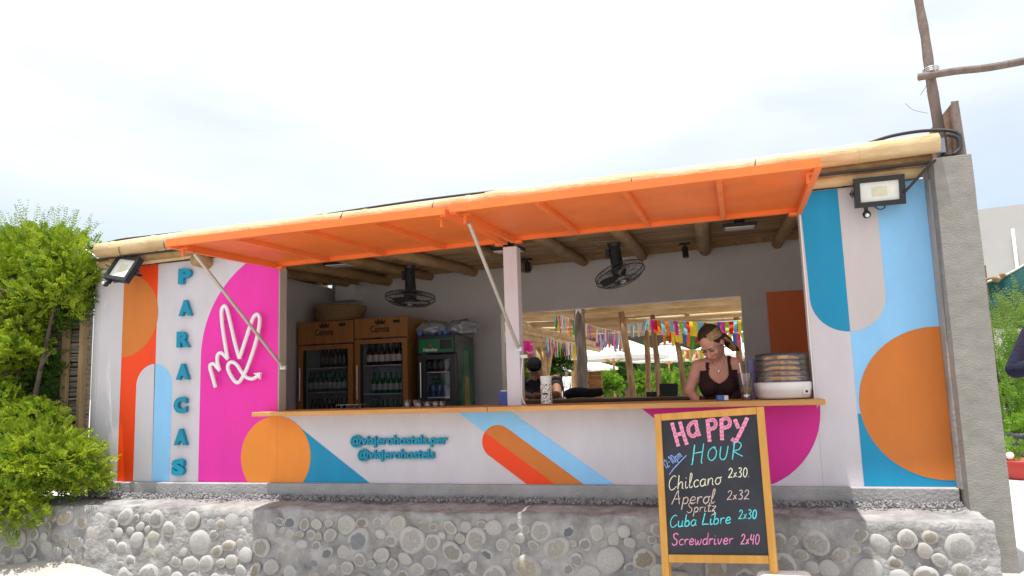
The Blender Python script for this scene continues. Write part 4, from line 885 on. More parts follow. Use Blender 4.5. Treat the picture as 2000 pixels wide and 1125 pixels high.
# ------------------------------------------------------------------ foliage
def leaves_mesh(name, pts, dirs, stem, leaflets, ll, lw, rng, droop=.25):
    """sprays of paired leaflets, one pointed quad each"""
    nrm = lambda v: v/np.maximum(np.linalg.norm(v,axis=-1,keepdims=True),1e-9)
    n = len(pts); d = nrm(np.array(dirs)); a = np.where(np.abs(d[:,2:3]) < .9, np.array([[0,0,1.]]), np.array([[1.,0,0]])); s = nrm(np.cross(a,d)); u = np.cross(d,s)
    th = rng.uniform(0,6.28,(n,1)); s, u = s*np.cos(th)+u*np.sin(th), u*np.cos(th)-s*np.sin(th); sl = stem*rng.uniform(.6,1.25,(n,1)); size = rng.uniform(.65,1.3,(n,1)); V = []
    for k in range(leaflets):
        t = (k//2+.6)/(leaflets/2); side = 1 if k%2 == 0 else -1
        b = pts+d*sl*t+np.array([[0,0,-1.]])*droop*sl*t*t; L = ll*size*rng.uniform(.7,1.2,(n,1))*(1-.45*t)
        ld = nrm(s*side*.85+d*.55+u*rng.uniform(-.4,.4,(n,1))); w = nrm(np.cross(ld,u))*lw*size*rng.uniform(.8,1.2,(n,1)); mid = b+ld*L*.5
        V.append(np.stack([b,mid+w,b+ld*L,mid-w],1))
    V = np.concatenate(V).reshape(-1,3); q = len(V)//4; me = bpy.data.meshes.new(name)
    me.vertices.add(len(V)); me.vertices.foreach_set('co', V.astype(np.float32).ravel()); me.loops.add(4*q); me.loops.foreach_set('vertex_index', np.arange(4*q,dtype=np.int32))
    me.polygons.add(q); me.polygons.foreach_set('loop_start', np.arange(0,4*q,4,dtype=np.int32)); me.update(); me.validate(); return me
def crown(name, lumps, n, stem, leaflets, ll, lw, m, parent, seed=1, up=.5, lo=.5):
    rng = np.random.default_rng(seed); vol = np.array([l[1][0]*l[1][1]+l[1][0]*l[1][2] for l in lumps]); cnt = np.maximum(4,(n*vol/vol.sum()).astype(int)); P = []; D = []
    for (c, r), k in zip(lumps, cnt):
        d = rng.normal(size=(k,3)); d /= np.linalg.norm(d,axis=1)[:,None]; q = lo+(1-lo)*rng.random(k)**.6
        nz = np.array([noise.noise((d[i,0]*2.2+seed+c[0],d[i,1]*2.2,d[i,2]*2.2)) for i in range(k)])
        P.append(np.array(c)+d*np.array(r)*(q*(1+.38*nz))[:,None]); D.append(d+np.array((0,0,up))+rng.normal(size=(k,3))*.35)
    P = np.concatenate(P); D = np.concatenate(D); off = np.array(OFF[parent.name])
    me = leaves_mesh(name, P-off, D, stem, leaflets, ll, lw, rng); me.materials.append(m)
    o = bpy.data.objects.new(name, me); COL.objects.link(o); o.parent = parent; OFF[o.name] = OFF[parent.name]; return o
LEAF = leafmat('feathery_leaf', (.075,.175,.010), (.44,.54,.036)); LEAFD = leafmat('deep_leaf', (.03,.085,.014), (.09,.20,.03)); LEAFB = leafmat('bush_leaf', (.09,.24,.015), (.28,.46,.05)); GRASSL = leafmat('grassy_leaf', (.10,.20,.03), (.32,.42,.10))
BARK = mat('shrub_bark', (.06,.045,.034), .9, 0, 12, .5, 50, col2=(.13,.10,.08))
def limbs(t, base, ends, r, seed=0, name='trunk'):
    rr = random.Random(seed); m = MB()
    for e in ends:
        b = Vector(base); e = Vector(e); mid = b.lerp(e,.45)+Vector((rr.uniform(-.1,.1),rr.uniform(-.08,.08),rr.uniform(0,.1)))*(e-b).length
        pts = spline([b,mid,e],6); m.tube(pts, [r*(1-.82*k/(len(pts)-1)) for k in range(len(pts))], 7)
        for q in range(5):
            s = pts[rr.randrange(5,len(pts))]; v = Vector((rr.uniform(-1,1),rr.uniform(-1,1),rr.uniform(-.1,1)))*.22*(e-b).length
            m.tube(spline([s,s+v*.5+Vector((0,0,.03)),s+v],3), [r*.28,r*.24,r*.22,r*.18,r*.14,r*.1,r*.06], 5)
    return m.build(name, BARK, t)
shrub = thing('feathery_shrub', 'tall bright green feathery shrub growing over the left end of the wall', 'shrub', (-6.0,-.05,.8))
limbs(shrub, (-6.0,-.02,.75), [(-5.75,-.08,2.5),(-6.25,.0,2.8),(-5.55,-.10,2.75),(-6.6,-.05,2.5),(-6.2,-.2,1.8),(-5.8,-.1,2.9)], .036, 4)
crown('crown', [((-5.95,-.05,2.86),(.50,.34,.27)),((-5.52,-.10,2.80),(.30,.26,.22)),((-6.45,.0,2.82),(.5,.35,.33)),((-5.66,-.12,2.50),(.36,.26,.17)),((-6.15,-.1,2.38),(.42,.28,.25)),((-5.40,-.13,2.60),(.17,.18,.20)),
      ((-6.25,-.2,1.92),(.36,.28,.30)),((-5.82,-.26,2.02),(.20,.18,.10)),((-6.05,-.3,1.62),(.28,.2,.14)),((-5.95,-.2,2.12),(.30,.2,.22))], 5000, .115, 12, .038, .0088, LEAF, shrub, 3, .9, .4)
crown('inner_foliage', [((-5.95,.06,2.55),(.50,.22,.34)),((-6.35,.05,2.0),(.45,.2,.5)),((-5.6,.04,2.55),(.30,.18,.28)),((-5.95,-.02,1.75),(.25,.14,.35))], 2100, .11, 10, .040, .009, LEAFD, shrub, 8, .1, .2)  # darker leaf colour inside stands in for the shade within the crown
crown('young_shoots', [((-5.95,-.05,3.10),(.5,.2,.12)),((-5.55,-.08,3.02),(.28,.18,.10)),((-5.36,-.12,2.80),(.16,.14,.10))], 170, .22, 14, .028, .0042, LEAF, shrub, 5, 2.4, .5)
low = thing('trailing_shrub', 'low feathery shrub spilling over the stone wall below the cane fence', 'shrub', (-5.6,-.35,.8))
limbs(low, (-5.8,-.15,.75), [(-5.3,-.4,1.25),(-6.0,-.4,1.3),(-5.1,-.35,1.05),(-6.4,-.4,1.1),(-5.6,-.25,1.5)], .03, 14)
crown('crown', [((-5.12,-.36,1.10),(.24,.24,.18)),((-5.35,-.42,1.14),(.34,.28,.28)),((-5.75,-.45,1.12),(.40,.30,.34)),((-4.96,-.33,.94),(.14,.16,.07)),((-5.50,-.60,.80),(.34,.16,.20)),((-5.92,-.62,.84),(.40,.18,.26)),((-6.25,-.45,1.2),(.4,.3,.4)),((-5.62,-.30,1.46),(.26,.20,.10))], 3700, .11, 12, .037, .0088, LEAF, low, 21, .6, .4)
crown('inner_foliage', [((-5.4,-.33,1.05),(.4,.2,.22)),((-6.0,-.4,1.05),(.5,.2,.35))], 900, .1, 8, .04, .009, LEAFD, low, 9, .1, .2)  # inner shade of the low shrub put into a darker leaf colour

# cane fence at the left
fence = thing('cane_fence', 'grey weathered cane fence with wooden uprights left of the kiosk', 'fence', (-6.5,.15,.8))
CG = mat('grey_cane', (.16,.14,.12), .85, 0, 12, .4, 60, stretch=(.3,3,3), col2=(.38,.34,.29), rnd=.3)
cm = [];
for k in range(5):
    a = MB(); n = 14; pts = [(-1.15+2.3*i/n, .004*math.sin(i*1.3+k), .007*math.sin(i*.8+k*2)) for i in range(n+1)]
    a.tube(pts, [.0125*(1+.12*math.sin(i*2+k)) for i in range(n+1)], 6); me = a.mesh('cane'); me.materials.append(CG); cm.append(me)
z = .80
while z < 2.58: inst('cane', cm[R.randrange(5)], fence, (-6.64+R.uniform(-.01,.01), .16+R.uniform(-.008,.008), z), (R.uniform(0,6),rad(R.uniform(-.4,.4)),0)); z += R.uniform(.0185,.0225)
MB().bb((-7.75,.176,.80),(-5.53,.183,2.57)).build('dark_backing', mat('fence_backing_dark', (.07,.06,.05), .9, .4, 14, .5, 60, stretch=(.3,3,3)), fence)  # dark sheet added behind the canes so no bright sky shows through
PLANK = mat('fence_wood', (.30,.20,.10), .75, 0, 6, .3, 50, stretch=(3,3,.4), col2=(.46,.33,.19), rnd=.08)
for x in (-5.715,-6.5,-7.3): MB().bb((x-.036,.10,1.45),(x+.036,.135,2.60),.004).build('batten', PLANK, fence)
MB().bb((-5.545,.09,.80),(-5.505,.2,2.60),.003).build('end_post', PLANK, fence)
MB().bb((-7.75,.185,1.78),(-5.55,.215,1.83)).build('rail', PLANK, fence); MB().tube([(-7.75,.142,1.80),(-5.55,.142,1.805)], .006, 6).build('binding_wire', CABLE, fence)

# ------------------------------------------------------------------ the patio behind: bar top, pergola, garlands, parasols
t = thing('back_bar_top', 'dark wooden bar top on the sill of the rear window', 'bar top', (-1.1,2.78,1.40))
DW = mat('dark_bar_wood', (.10,.055,.03), .45, 0, 6, .15, 50, stretch=(.4,3,3), col2=(.22,.13,.075))
MB().bb((-2.37,2.50,1.402),(.165,2.775,1.43),.004).build('inner_board', DW, t); MB().bb((-2.5,2.778,1.402),(.35,3.05,1.432),.004).build('outer_board', DW, t)
MB().bb((-2.37,2.51,1.28),(.165,2.53,1.40)).build('apron', mat('apron_wood', (.07,.05,.04), .6, .2, 6), t)
perg = thing('pergola', 'bamboo and cane pergola roof shading the patio behind the bar', 'pergola', (-1,6,.45))
def leanpost(t, a, b, r, m, name='post', extra=True):
    A_, B_ = Vector(a), Vector(b); d = (A_-B_)/(A_.z-B_.z); top = A_+d*(2.62-A_.z); bot = A_+d*(.45-A_.z)
    pts = [bot.lerp(top,k/6)+Vector((.008*math.sin(k*2),.006*math.cos(k*3),0)) for k in range(7)]; MB().tube(pts, [r*(1.08-.02*k) for k in range(7)], 12).build(name, m, t)
leanpost(perg, (-1.796, 4.200, 2.467), (-1.799, 4.200, 1.616), .072, GREYWOOD)
leanpost(perg, (-1.367, 5.000, 2.579), (-1.264, 5.000, 1.437), .046, BROWNPOST)
leanpost(perg, (-1.046, 6.200, 2.393), (-1.023, 6.200, 1.431), .042, BROWNPOST)
leanpost(perg, (-0.776, 7.200, 2.276), (-0.705, 7.200, 1.405), .044, BROWNPOST)
leanpost(perg, (-1.355, 8.200, 2.538), (-1.385, 8.200, 1.496), .050, BAMD)
leanpost(perg, (0.170, 6.600, 2.357), (0.154, 6.600, 1.468), .045, BROWNPOST)
for k, y in enumerate((3.3,4.3,5.1,6.3,7.3,8.4,9.8)): culm(MB(), (-6.5,y,2.53+.01*(k%2)), (1.45,y+.1,2.55), .045+.008*(k%2), .4, 70+k, 10).build('beam_bamboo', BAM, perg)
for k, x in enumerate(np.arange(-6.2,1.4,.93)): culm(MB(), (x,3.0,2.62), (x+.15,10.6,2.66), .036, .4, 90+k, 8).build('joist_bamboo', BAM, perg)
STRAW = mat('pergola_cane', (.42,.27,.12), .75, 0, 9, .4, 50, stretch=(.3,3,3), col2=(.64,.46,.25), rnd=.3)
pm = []
for k in range(5):
    a = MB(); n = 10; a.tube([(-4.0+8.0*i/n, .014*math.sin(i*1.3+k), .010*math.sin(i*.9+k*2)) for i in range(n+1)], .0205, 5); me = a.mesh('roof_cane'); me.materials.append(STRAW); pm.append(me)
y = 3.05
while y < 10.5:
    inst('roof_cane', pm[R.randrange(5)], perg, (-2.55+R.uniform(-.05,.05), y, 2.685+R.uniform(0,.012)), (R.uniform(0,6),0,rad(R.uniform(-.5,.5)))); y += R.choice((.043,.045,.05,.06,.095 if R.random() < .4 else .05))
# ribbon garlands
RC = {n: mat('ribbon_'+n, c, .6, .1, 10) for n, c in dict(red=(.65,.02,.03), orange=(.90,.22,.02), yellow=(.90,.66,.04), green=(.04,.36,.06), lime=(.35,.70,.08), blue=(.03,.14,.62), sky=(.22,.62,.80), magenta=(.78,.03,.40), purple=(.36,.10,.55), white=(.80,.80,.78), peach=(.85,.55,.35), mauve=(.66,.45,.68)).items()}
def garland(label, pts, n, ln, w, cols, seed):
    rr = random.Random(seed); t = thing('ribbon_garland', label, 'garland', pts[len(pts)//2], 'ribbon garlands under the pergola'); sp = spline(pts, 12)
    MB().tube(sp, .004, 5).build('string', GLOSSW, t)
    for k in range(n):
        f = (k+.5)/n*(len(sp)-1); i = min(int(f), len(sp)-2); p = sp[i].lerp(sp[i+1], f-i); d = (sp[i+1]-sp[i]).normalized(); L = ln*rr.uniform(.75,1.2); ww = w*rr.uniform(.8,1.15)
        tw = rr.uniform(-.9,.9); vs = []; m = MB()
        for j in range(7):
            q = j/6; a = tw*q; s = (d*math.cos(a)+Vector((-d.y,d.x,0))*math.sin(a))*ww*.5; c = p+Vector((rr.uniform(-.004,.004)+.03*q*tw*ln*3,.02*math.sin(q*3+k),-L*q)); vs += [c-s, c+s]
        m.add(vs, [(2*j,2*j+1,2*j+3,2*j+2) for j in range(6)], True); m.build('ribbon', RC[cols[k%len(cols)] if rr.random() < .75 else rr.choice(cols)], t, fix=False)
sat = ['sky','red','yellow','green','orange','blue','magenta','lime','sky','red','yellow','green','orange']
garland('upper garland of saturated ribbons behind the woman', [(-0.926, 4.600, 2.390),(-0.485, 4.600, 2.340),(-0.104, 4.600, 2.313),(0.302, 4.600, 2.324)], 27, .165, .050, sat, 1)
garland('lower garland of saturated ribbons hanging behind the upper row', [(-0.888, 6.000, 2.311),(-0.274, 6.000, 2.251),(0.368, 6.000, 2.249)], 24, .17, .05, ['orange','green','red','yellow','blue','magenta','lime'], 2)
garland('pastel ribbon garland descending behind the grey post', [(-2.209, 4.600, 2.543),(-2.042, 5.200, 2.481),(-1.881, 6.200, 2.436),(-1.694, 7.500, 2.440)], 46, .22, .036, ['blue','green','lime','yellow','magenta','mauve','white','sky','peach','mauve','white','orange'], 3)
garland('white ribbon garland between the two brown poles', [(-1.488, 6.600, 2.490),(-1.270, 6.400, 2.513),(-1.061, 6.200, 2.534)], 13, .20, .045, ['white','white','mauve','white','sky'], 4)
garland('multicoloured ribbon garland hanging from the hut eave', [(-2.757, 6.300, 2.324),(-2.628, 6.800, 2.284),(-2.480, 7.300, 2.275)], 22, .26, .042, ['yellow','sky','orange','purple','peach','green','mauve','magenta','white','lime'], 5)
garland('magenta ribbon garland beside the white post', [(-3.114, 6.000, 2.293),(-2.917, 6.000, 2.260)], 9, .18, .05, ['magenta','magenta','purple','magenta'], 6)
garland('faded ribbon garland low behind the second parasol', [(-0.884, 10.000, 2.201),(-0.470, 10.000, 2.163)], 14, .22, .06, ['peach','lime','yellow','white','orange'], 7)
garland('short purple and white garland above the first parasol', [(-2.229, 8.000, 2.460),(-1.774, 8.000, 2.401)], 16, .26, .05, ['magenta','mauve','orange','white','purple','sky'], 8)

CANV = mat('white_canvas', (.80,.79,.76), .8, .04, 5, .1, 60); POLEW = mat('parasol_wood', (.52,.25,.07), .55, 0, 6, .1, 40, stretch=(3,3,.4), col2=(.66,.36,.12))
def parasol(label, peak, half, drop, turn=0, zb=.45):
    pk = Vector(peak); t = thing('patio_parasol', label, 'parasol', (pk.x,pk.y,zb), 'white patio parasols')
    n = 8; m = MB(); rings = []
    for f, dz in ((0.03,0),(.35,.30),(.7,.68),(1.0,1.0)):
        rings.append([pk+Vector((half*f*math.cos(2*math.pi*k/16+turn)*(1 if k%2 == 0 else .955), half*f*math.sin(2*math.pi*k/16+turn)*(1 if k%2 == 0 else .955), -drop*dz-(.02*f if k%2 else 0))) for k in range(16)])
    vs = [p for r in rings for p in r]+[p+Vector((0,0,-.10)) for p in rings[-1]]
    m.add(vs, [(i*16+k,i*16+(k+1)%16,(i+1)*16+(k+1)%16,(i+1)*16+k) for i in range(4) for k in range(16)]); m.build('canopy', CANV, t, fix=False)
    MB().lathe([(.0,.06),(.10,.05),(half*.2,-.03)], pk, 12).build('vent_cap', CANV, t); MB().cyl((pk.x,pk.y,zb),(pk.x,pk.y,pk.z-.02),.032,.028,10).build('pole', POLEW, t)
    for k in range(8):
        a = 2*math.pi*k/8+turn; MB().cyl((pk.x,pk.y,pk.z-drop*.9-.25),(pk.x+half*.6*math.cos(a),pk.y+half*.6*math.sin(a),pk.z-drop*.62),.011,n=5).build('strut', POLEW, t)
    MB().lathe([(0,.0),(.28,0),(.28,.06),(.06,.09),(.05,.2),(0,.2)], (pk.x,pk.y,zb), 16).build('base', CEM, t)
parasol('large white parasol in the middle of the rear window', (-2.831, 14.000, 2.778), 1.42, .52, .2)
parasol('white parasol behind the two brown poles', (-1.812, 19.000, 2.771), 1.35, .48, .5)
parasol('white parasol half hidden behind the head of the woman', (0.253, 13.000, 2.647), 1.35, .5, .1)
parasol('farther white parasol low beside the grey post', (-5.864, 26.000, 2.619), 1.45, .42, .3)
def bush(name, label, c, r, n, m, stem=.14, leaf=.085, lw=.024, seed=1, grp=None):
    t = thing(name, label, 'bush', (c[0],c[1],.45), grp); limbs(t, (c[0],c[1],.45), [(c[0]+r[0]*.5,c[1],c[2]+r[2]*.4),(c[0]-r[0]*.5,c[1],c[2]+r[2]*.3),(c[0],c[1]+.1,c[2]+r[2]*.6)], .03, seed, 'stems')
    crown('foliage', [(c,r),((c[0]-r[0]*.5,c[1]-.1,c[2]-r[2]*.3),(r[0]*.6,r[1]*.7,r[2]*.7)),((c[0]+r[0]*.5,c[1]-.1,c[2]-r[2]*.25),(r[0]*.6,r[1]*.7,r[2]*.7))], n, stem, 8, leaf, lw, m, t, seed, .6, .3); return t
bx = lambda p: (p[0],p[1],p[2])
bush('patio_bush', 'bright green bush under the large parasol', bx((-2.595, 11.000, 1.578)), (.30,.30,.22), 420, LEAFB, seed=31)
bush('patio_bush', 'green bush between the two brown poles', bx((-1.866, 12.000, 1.527)), (.22,.25,.20), 330, LEAFB, seed=32)
bush('patio_bush', 'green bush below the second parasol', bx((-1.556, 15.000, 1.576)), (.40,.35,.30), 330, LEAFB, seed=33)
bush('patio_bush', 'dark leafy bush with pink flowers under the hut eave', bx((-3.443, 10.000, 2.077)), (.28,.25,.22), 360, LEAFD, seed=34)
bush('patio_bush', 'pale green bush beside the white post', bx((-3.324, 7.000, 1.694)), (.20,.2,.22), 260, LEAFB, seed=35)
bush('patio_bush', 'green bush glimpsed behind the woman', bx((-0.867, 13.000, 1.549)), (.4,.35,.28), 300, LEAFB, seed=36)
t = thing('planter_bench', 'long orange brown wooden bench beyond the bar top', 'bench', (-.9,5.6,.45))
for k in range(3): MB().bb((-1.781,5.45+.13*k,1.24),(-1.106,5.57+.13*k,1.28),.004).build('seat_slat', POLEW, t)
for x in (-1.736,-1.149):
    for yy in (5.5,5.78): MB().bb((x-.025,yy-.02,.452),(x+.025,yy+.02,1.239)).build('leg', POLEW, t)

# the thatched hut on the left of the rear view
hut = thing('bamboo_hut', 'bamboo hut with layered eave and brick wall left of the parasols', 'hut', (-4.2,8.0,.45))
for k, (a, b, r) in enumerate((((-3.107, 5.600, 2.522),(-2.441, 10.000, 2.331),.05),((-3.139, 5.700, 2.460),(-2.529, 10.000, 2.262),.055),((-3.170, 5.800, 2.381),(-2.922, 7.200, 2.308),.06),((-3.201, 5.900, 2.324),(-2.965, 7.000, 2.249),.055))): culm(MB(), a, b, r, .4, 140+k, 10).build('eave_bamboo', BAM, hut)
e0, e1 = Vector((-3.076, 5.500, 2.606)), Vector((-2.914, 7.200, 2.518))
MB().add([e0,e1,e1+Vector((0,0,-.09)),e0+Vector((0,0,-.09)),e0+Vector((-.03,0,0)),e1+Vector((-.03,0,0)),e1+Vector((-.03,0,-.09)),e0+Vector((-.03,0,-.09))], [(0,1,2,3),(7,6,5,4),(0,4,5,1),(3,2,6,7),(0,3,7,4),(1,5,6,2)]).build('metal_fascia', mat('pale_green_metal', (.42,.52,.46), .5, .1, 8), hut)
for a, b, r in (((-3.106, 7.000, 2.290),(-2.950, 7.000, 1.716),.055),((-3.007, 7.100, 2.272),(-2.974, 7.100, 1.717),.05),((-2.869, 7.200, 2.270),(-2.956, 7.100, 1.717),.045),((-2.952, 7.050, 1.742),(-2.965, 7.050, 1.172),.06)): culm(MB(), a, b, r, .4, 150, 10).build('strut', BAM, hut)
BRK = mat('brick_red', (.30,.12,.06), .85, .25, 10, .3, 40, rnd=.25); bme = MB().box((0,0,0), (.235,.10,.072)).mesh('brick'); bme.materials.append(BRK)
bw0 = Vector((-3.997, 9.000, 1.664)); bx1 = -3.653
MB().bb((bw0.x-.9,9.06,.45),(bx1,9.2,2.35)).build('brick_backing', MORT, hut)
for rrow in range(21):
    for c in range(6):
        x = bw0.x-.7+c*.25+(.125 if rrow%2 else 0)
        if x < bx1-.1: inst('brick', bme, hut, (x,9.03,.55+rrow*.085))
bx2 = thing('brick_pier', 'brick pier standing behind the grey pergola post', 'pier', (-2.657,9.5,.45))
for rrow in range(16):
    for c in range(2): inst('brick', bme, bx2, (-2.657-.12+c*.24,9.5,.50+rrow*.085))
for px, yy, lb in ((1088,12,'brown bamboo post under the far eave'),(1121,13,'pale bamboo post left of the grey post')):
    pp = thing('bamboo_post', lb, 'post', (-3.883 if px == 1088 else -3.681,yy,.45)); x = OFF[pp.name].x
    culm(MB(), (x,yy,.45), (x,yy,2.9), .07, .4, 160+px, 10).build('culm', BAMD, pp)
# far house closing the view
house = thing('far_house', 'pale house with grey windows far beyond the patio', 'house', (-9,38,.45))
MB().bb((-22,38,.45),(4,46,4.6)).build('wall', mat('house_render', (.11,.075,.05), .8, .06, 1), house); MB().bb((-22.3,37.7,4.6),(4.3,46.3,4.85)).build('roof', CEM, house)
for k in range(7):
    x = -20+k*3.4; MB().bb((x,37.93,1.6),(x+1.3,37.99,3.2)).build('window', mat('window_grey', (.08,.09,.10), .15, .1, 2), house)

for k, (px, hh) in enumerate(((-13,2.3),(-11.2,2.6),(-9.4,2.2),(-7.8,2.5),(-6.2,2.4),(-4.6,2.5),(-3.0,2.3),(-1.2,2.6),(.4,2.4),(2.0,2.5))):
    nm = ('first','second','third','fourth','fifth','sixth','seventh','eighth','ninth','last')[k]
    t = thing('far_tree', nm+' from left in the row of trees before the far house', 'tree', (px,33+k%3,.45), 'trees before the far house')
    limbs(t, (px,33+k%3,.45), [(px+.4,33+k%3,hh),(px-.4,33+k%3,hh)], .09, 200+k); crown('crown', [((px,33+k%3,hh),(1.15,.8,1.0)),((px+.5,33+k%3,hh-.8),(1.0,.7,.9))], 300, .35, 8, .24, .07, LEAFD, t, 300+k, .5, .3)
# bits left on the bar top
t = thing('black_bag', 'soft black bag lying along the rear bar top', 'bag', (-1.6,2.9,1.433))
x0, x1 = -1.733, -1.335; pts = [(x0-.02,2.9,1.465),(x0+.06,2.9,1.49),(x0+.16,2.9,1.495),(x0+.26,2.9,1.485),(x1-.06,2.9,1.49),(x1+.01,2.9,1.50)]
MB().tube(spline(pts,4), [.03,.040,.048,.052,.055,.057,.058,.057,.056,.054,.053,.052,.05,.05,.05,.048,.046,.045,.043,.04,.035][:len(spline(pts,4))], 12).build('bag_body', mat('black_cloth', (.014,.016,.024), .85, .3, 12, .4, 40), t)
MB().tube(spline([(x0+.1,2.86,1.52),(x0+.2,2.83,1.50),(x0+.3,2.85,1.52)],5), .008, 6).build('strap', MATS['black_cloth'], t)
xa, xb = -0.724, -0.531; t = thing('laptop', 'open black laptop on the rear bar top', 'laptop', ((xa+xb)/2,2.9,1.433))
MB().bb((xa,2.80,1.433),(xb,2.95,1.445),.002).build('keyboard_half', BLACK, t); MB().box(((xa+xb)/2,2.962,1.50), (xb-xa,.010,.125), rot3(-10)).build('screen_half', BLACK, t)
xa, xb = -0.859, -0.746; t = thing('camera', 'small black camera lying beside the laptop', 'camera', ((xa+xb)/2,2.88,1.433))
MB().bb((xa,2.86,1.433),(xb,2.91,1.482),.006).build('camera_body', BLACK, t); MB().cyl(((xa+xb)/2,2.86,1.458),((xa+xb)/2,2.82,1.458),.022,.020,14).build('camera_lens', DGREY, t)

# ------------------------------------------------------------------ right hand side: shrub, pots, net, wall
t = thing('white_building', 'plain white building wall behind the concrete pillar', 'building', (9,13,.45))
MB().prism([(4.4,.45),(14,.45),(14,5.45),(4.4,5.059)], 13, 17).build('wall', mat('far_white_render', (.46,.455,.45), .8, .06, 1), t); MB().bb((7.2,12.95,3.2),(7.9,12.99,4.2)).build('window', MATS['window_grey'], t); MB().tube([(6.079,12.93,.5),(6.079,12.93,4.6)], .03, 6).build('drain_pipe', GLOSSW, t)
t = thing('shade_net', 'dark teal shade net slung above the tall grass', 'net', (3.6,6.4,2.3))
NET = mat('teal_net', (.012,.085,.085), .8, .3, 30, .3, 80); p = [Vector(q) for q in ((3.477, 6.400, 2.799),(4.038, 6.400, 3.043),(4.359, 6.400, 2.129),(3.415, 6.400, 2.178))]
m = MB(); vs = []
for i in range(13):
    for j in range(7):
        u, v = i/12, j/6; q = (p[0]*(1-u)+p[1]*u)*(1-v)+(p[3]*(1-u)+p[2]*u)*v; vs.append(q+Vector((0,.12*math.sin(u*5)*v+.05*math.sin(v*7+u*3),-.03*math.sin(u*3.14)*(1-v))))
m.add(vs, [(i*7+j,i*7+j+1,(i+1)*7+j+1,(i+1)*7+j) for i in range(12) for j in range(6)], True); m.build('net_sheet', NET, t)
MB().tube([v for v in vs[::7]], .016, 6).build('edge_rope', mat('pale_rope', (.6,.6,.55), .8), t)
MB().tube(spline([p[0]+Vector((-.1,-.05,-.02)),p[0]+Vector((.05,-.08,.05)),p[0]+Vector((.16,-.06,.02)),p[0]+Vector((.22,-.05,.10))],5), [.03+.015*math.sin(k) for k in range(16)], 7).build('rope_knot', mat('brown_rope', (.30,.19,.10), .9, .3, 20, .5), t)
for x in (p[0].x+.02, p[1].x+.9): MB().cyl((x,6.45,.45),(x,6.45,p[1].z),.035,n=8).build('net_post', BROWNPOST, t)
g = thing('tall_grass_shrub', 'tall wispy green shrub growing behind the concrete pillar', 'shrub', (3.25,5.0,.45)); limbs(g, (3.25,5.0,.45), [(3.0,4.9,1.8),(3.5,5.1,2.0),(3.3,4.9,1.5)], .03, 61, 'stems')
crown('foliage', [((3.20,5.0,1.25),(.42,.35,.75)),((3.6,5.1,1.5),(.5,.4,.8)),((3.12,4.85,.85),(.30,.3,.35)),((4.2,5.2,1.4),(.5,.4,.9))], 2100, .22, 14, .075, .006, LEAFB, g, 41, 1.6, .3)
crown('seed_heads', [((3.2,5.0,2.05),(.42,.3,.20)),((3.6,5.1,2.25),(.5,.35,.25))], 330, .36, 14, .05, .0045, GRASSL, g, 44, 3.0, .2)
def pot(label, c, r, h, m, plant, seed):
    t = thing('plant_pot', label, 'pot', c); MB().lathe([(0,0),(r*.75,0),(r*.78,.02),(r*.95,h*.85),(r*1.05,h*.86),(r*1.06,h),(r*.96,h),(r*.9,h*.85),(0,h*.84)], c, 24).build('pot_body', m, t)
    crown('foliage', [((c[0],c[1],c[2]+h+.06),(r*.9,r*.9,.12))], plant, .10, 8, .06, .012, LEAFB, t, seed, 1.0, .1)
pot('red plastic plant pot beside the pillar', (2.900,4.0,.452), .19, .20, mat('red_pot', (.48,.05,.045), .45, .08, 5), 60, 71)
pot('dark grey plant pot at the right edge behind the red pot', (3.120,4.5,.452), .15, .44, mat('grey_pot', (.06,.065,.08), .5, .1, 5), 50, 72)
MB().ell((2.779,3.9,.70), .04, None, 14, 10).build('white_float', GLOSSW, None, 'small white ball resting on the rim of the red pot', 'ball', origin=(2.779,3.9,.66))

# ------------------------------------------------------------------ people
def fused(mb, voxel=.007, smooth=8):
    """melt the limbs and masses into one continuous skin"""
    me = mb.mesh('body'); o = bpy.data.objects.new('body', me); COL.objects.link(o)
    r = o.modifiers.new('r', 'REMESH'); r.mode = 'VOXEL'; r.voxel_size = voxel; r.use_smooth_shade = True
    s = o.modifiers.new('s', 'SMOOTH'); s.factor = .5; s.iterations = smooth
    bpy.context.view_layer.update(); dg = bpy.context.evaluated_depsgraph_get(); out = bpy.data.meshes.new_from_object(o.evaluated_get(dg))
    bpy.data.objects.remove(o); bpy.data.meshes.remove(me)
    for p in out.polygons: p.use_smooth = True
    return out
def put(name, me, m, t):
    off = OFF[t.name]; me.transform(Matrix.Translation(-off)); me.materials.clear(); me.materials.append(m)
    o = bpy.data.objects.new(name, me); COL.objects.link(o); o.parent = t; OFF[o.name] = off; return o
def cloth(me, pred, thick):
    """garment: the faces of the skin that satisfy pred, pushed out along the normal (world space mesh)"""
    nv = [v.normal.copy() for v in me.vertices]; keep = [pred(v.co) for v in me.vertices]; idx = {}; vs = []; fs = []
    for p in me.polygons:
        if all(keep[i] for i in p.vertices):
            f = []
            for i in p.vertices:
                if i not in idx: idx[i] = len(vs); vs.append(me.vertices[i].co+nv[i]*thick)
                f.append(idx[i])
            fs.append(f)
    out = bpy.data.meshes.new('garment'); out.from_pydata([tuple(v) for v in vs], [], fs); out.update()
    for p in out.polygons: p.use_smooth = True
    return out
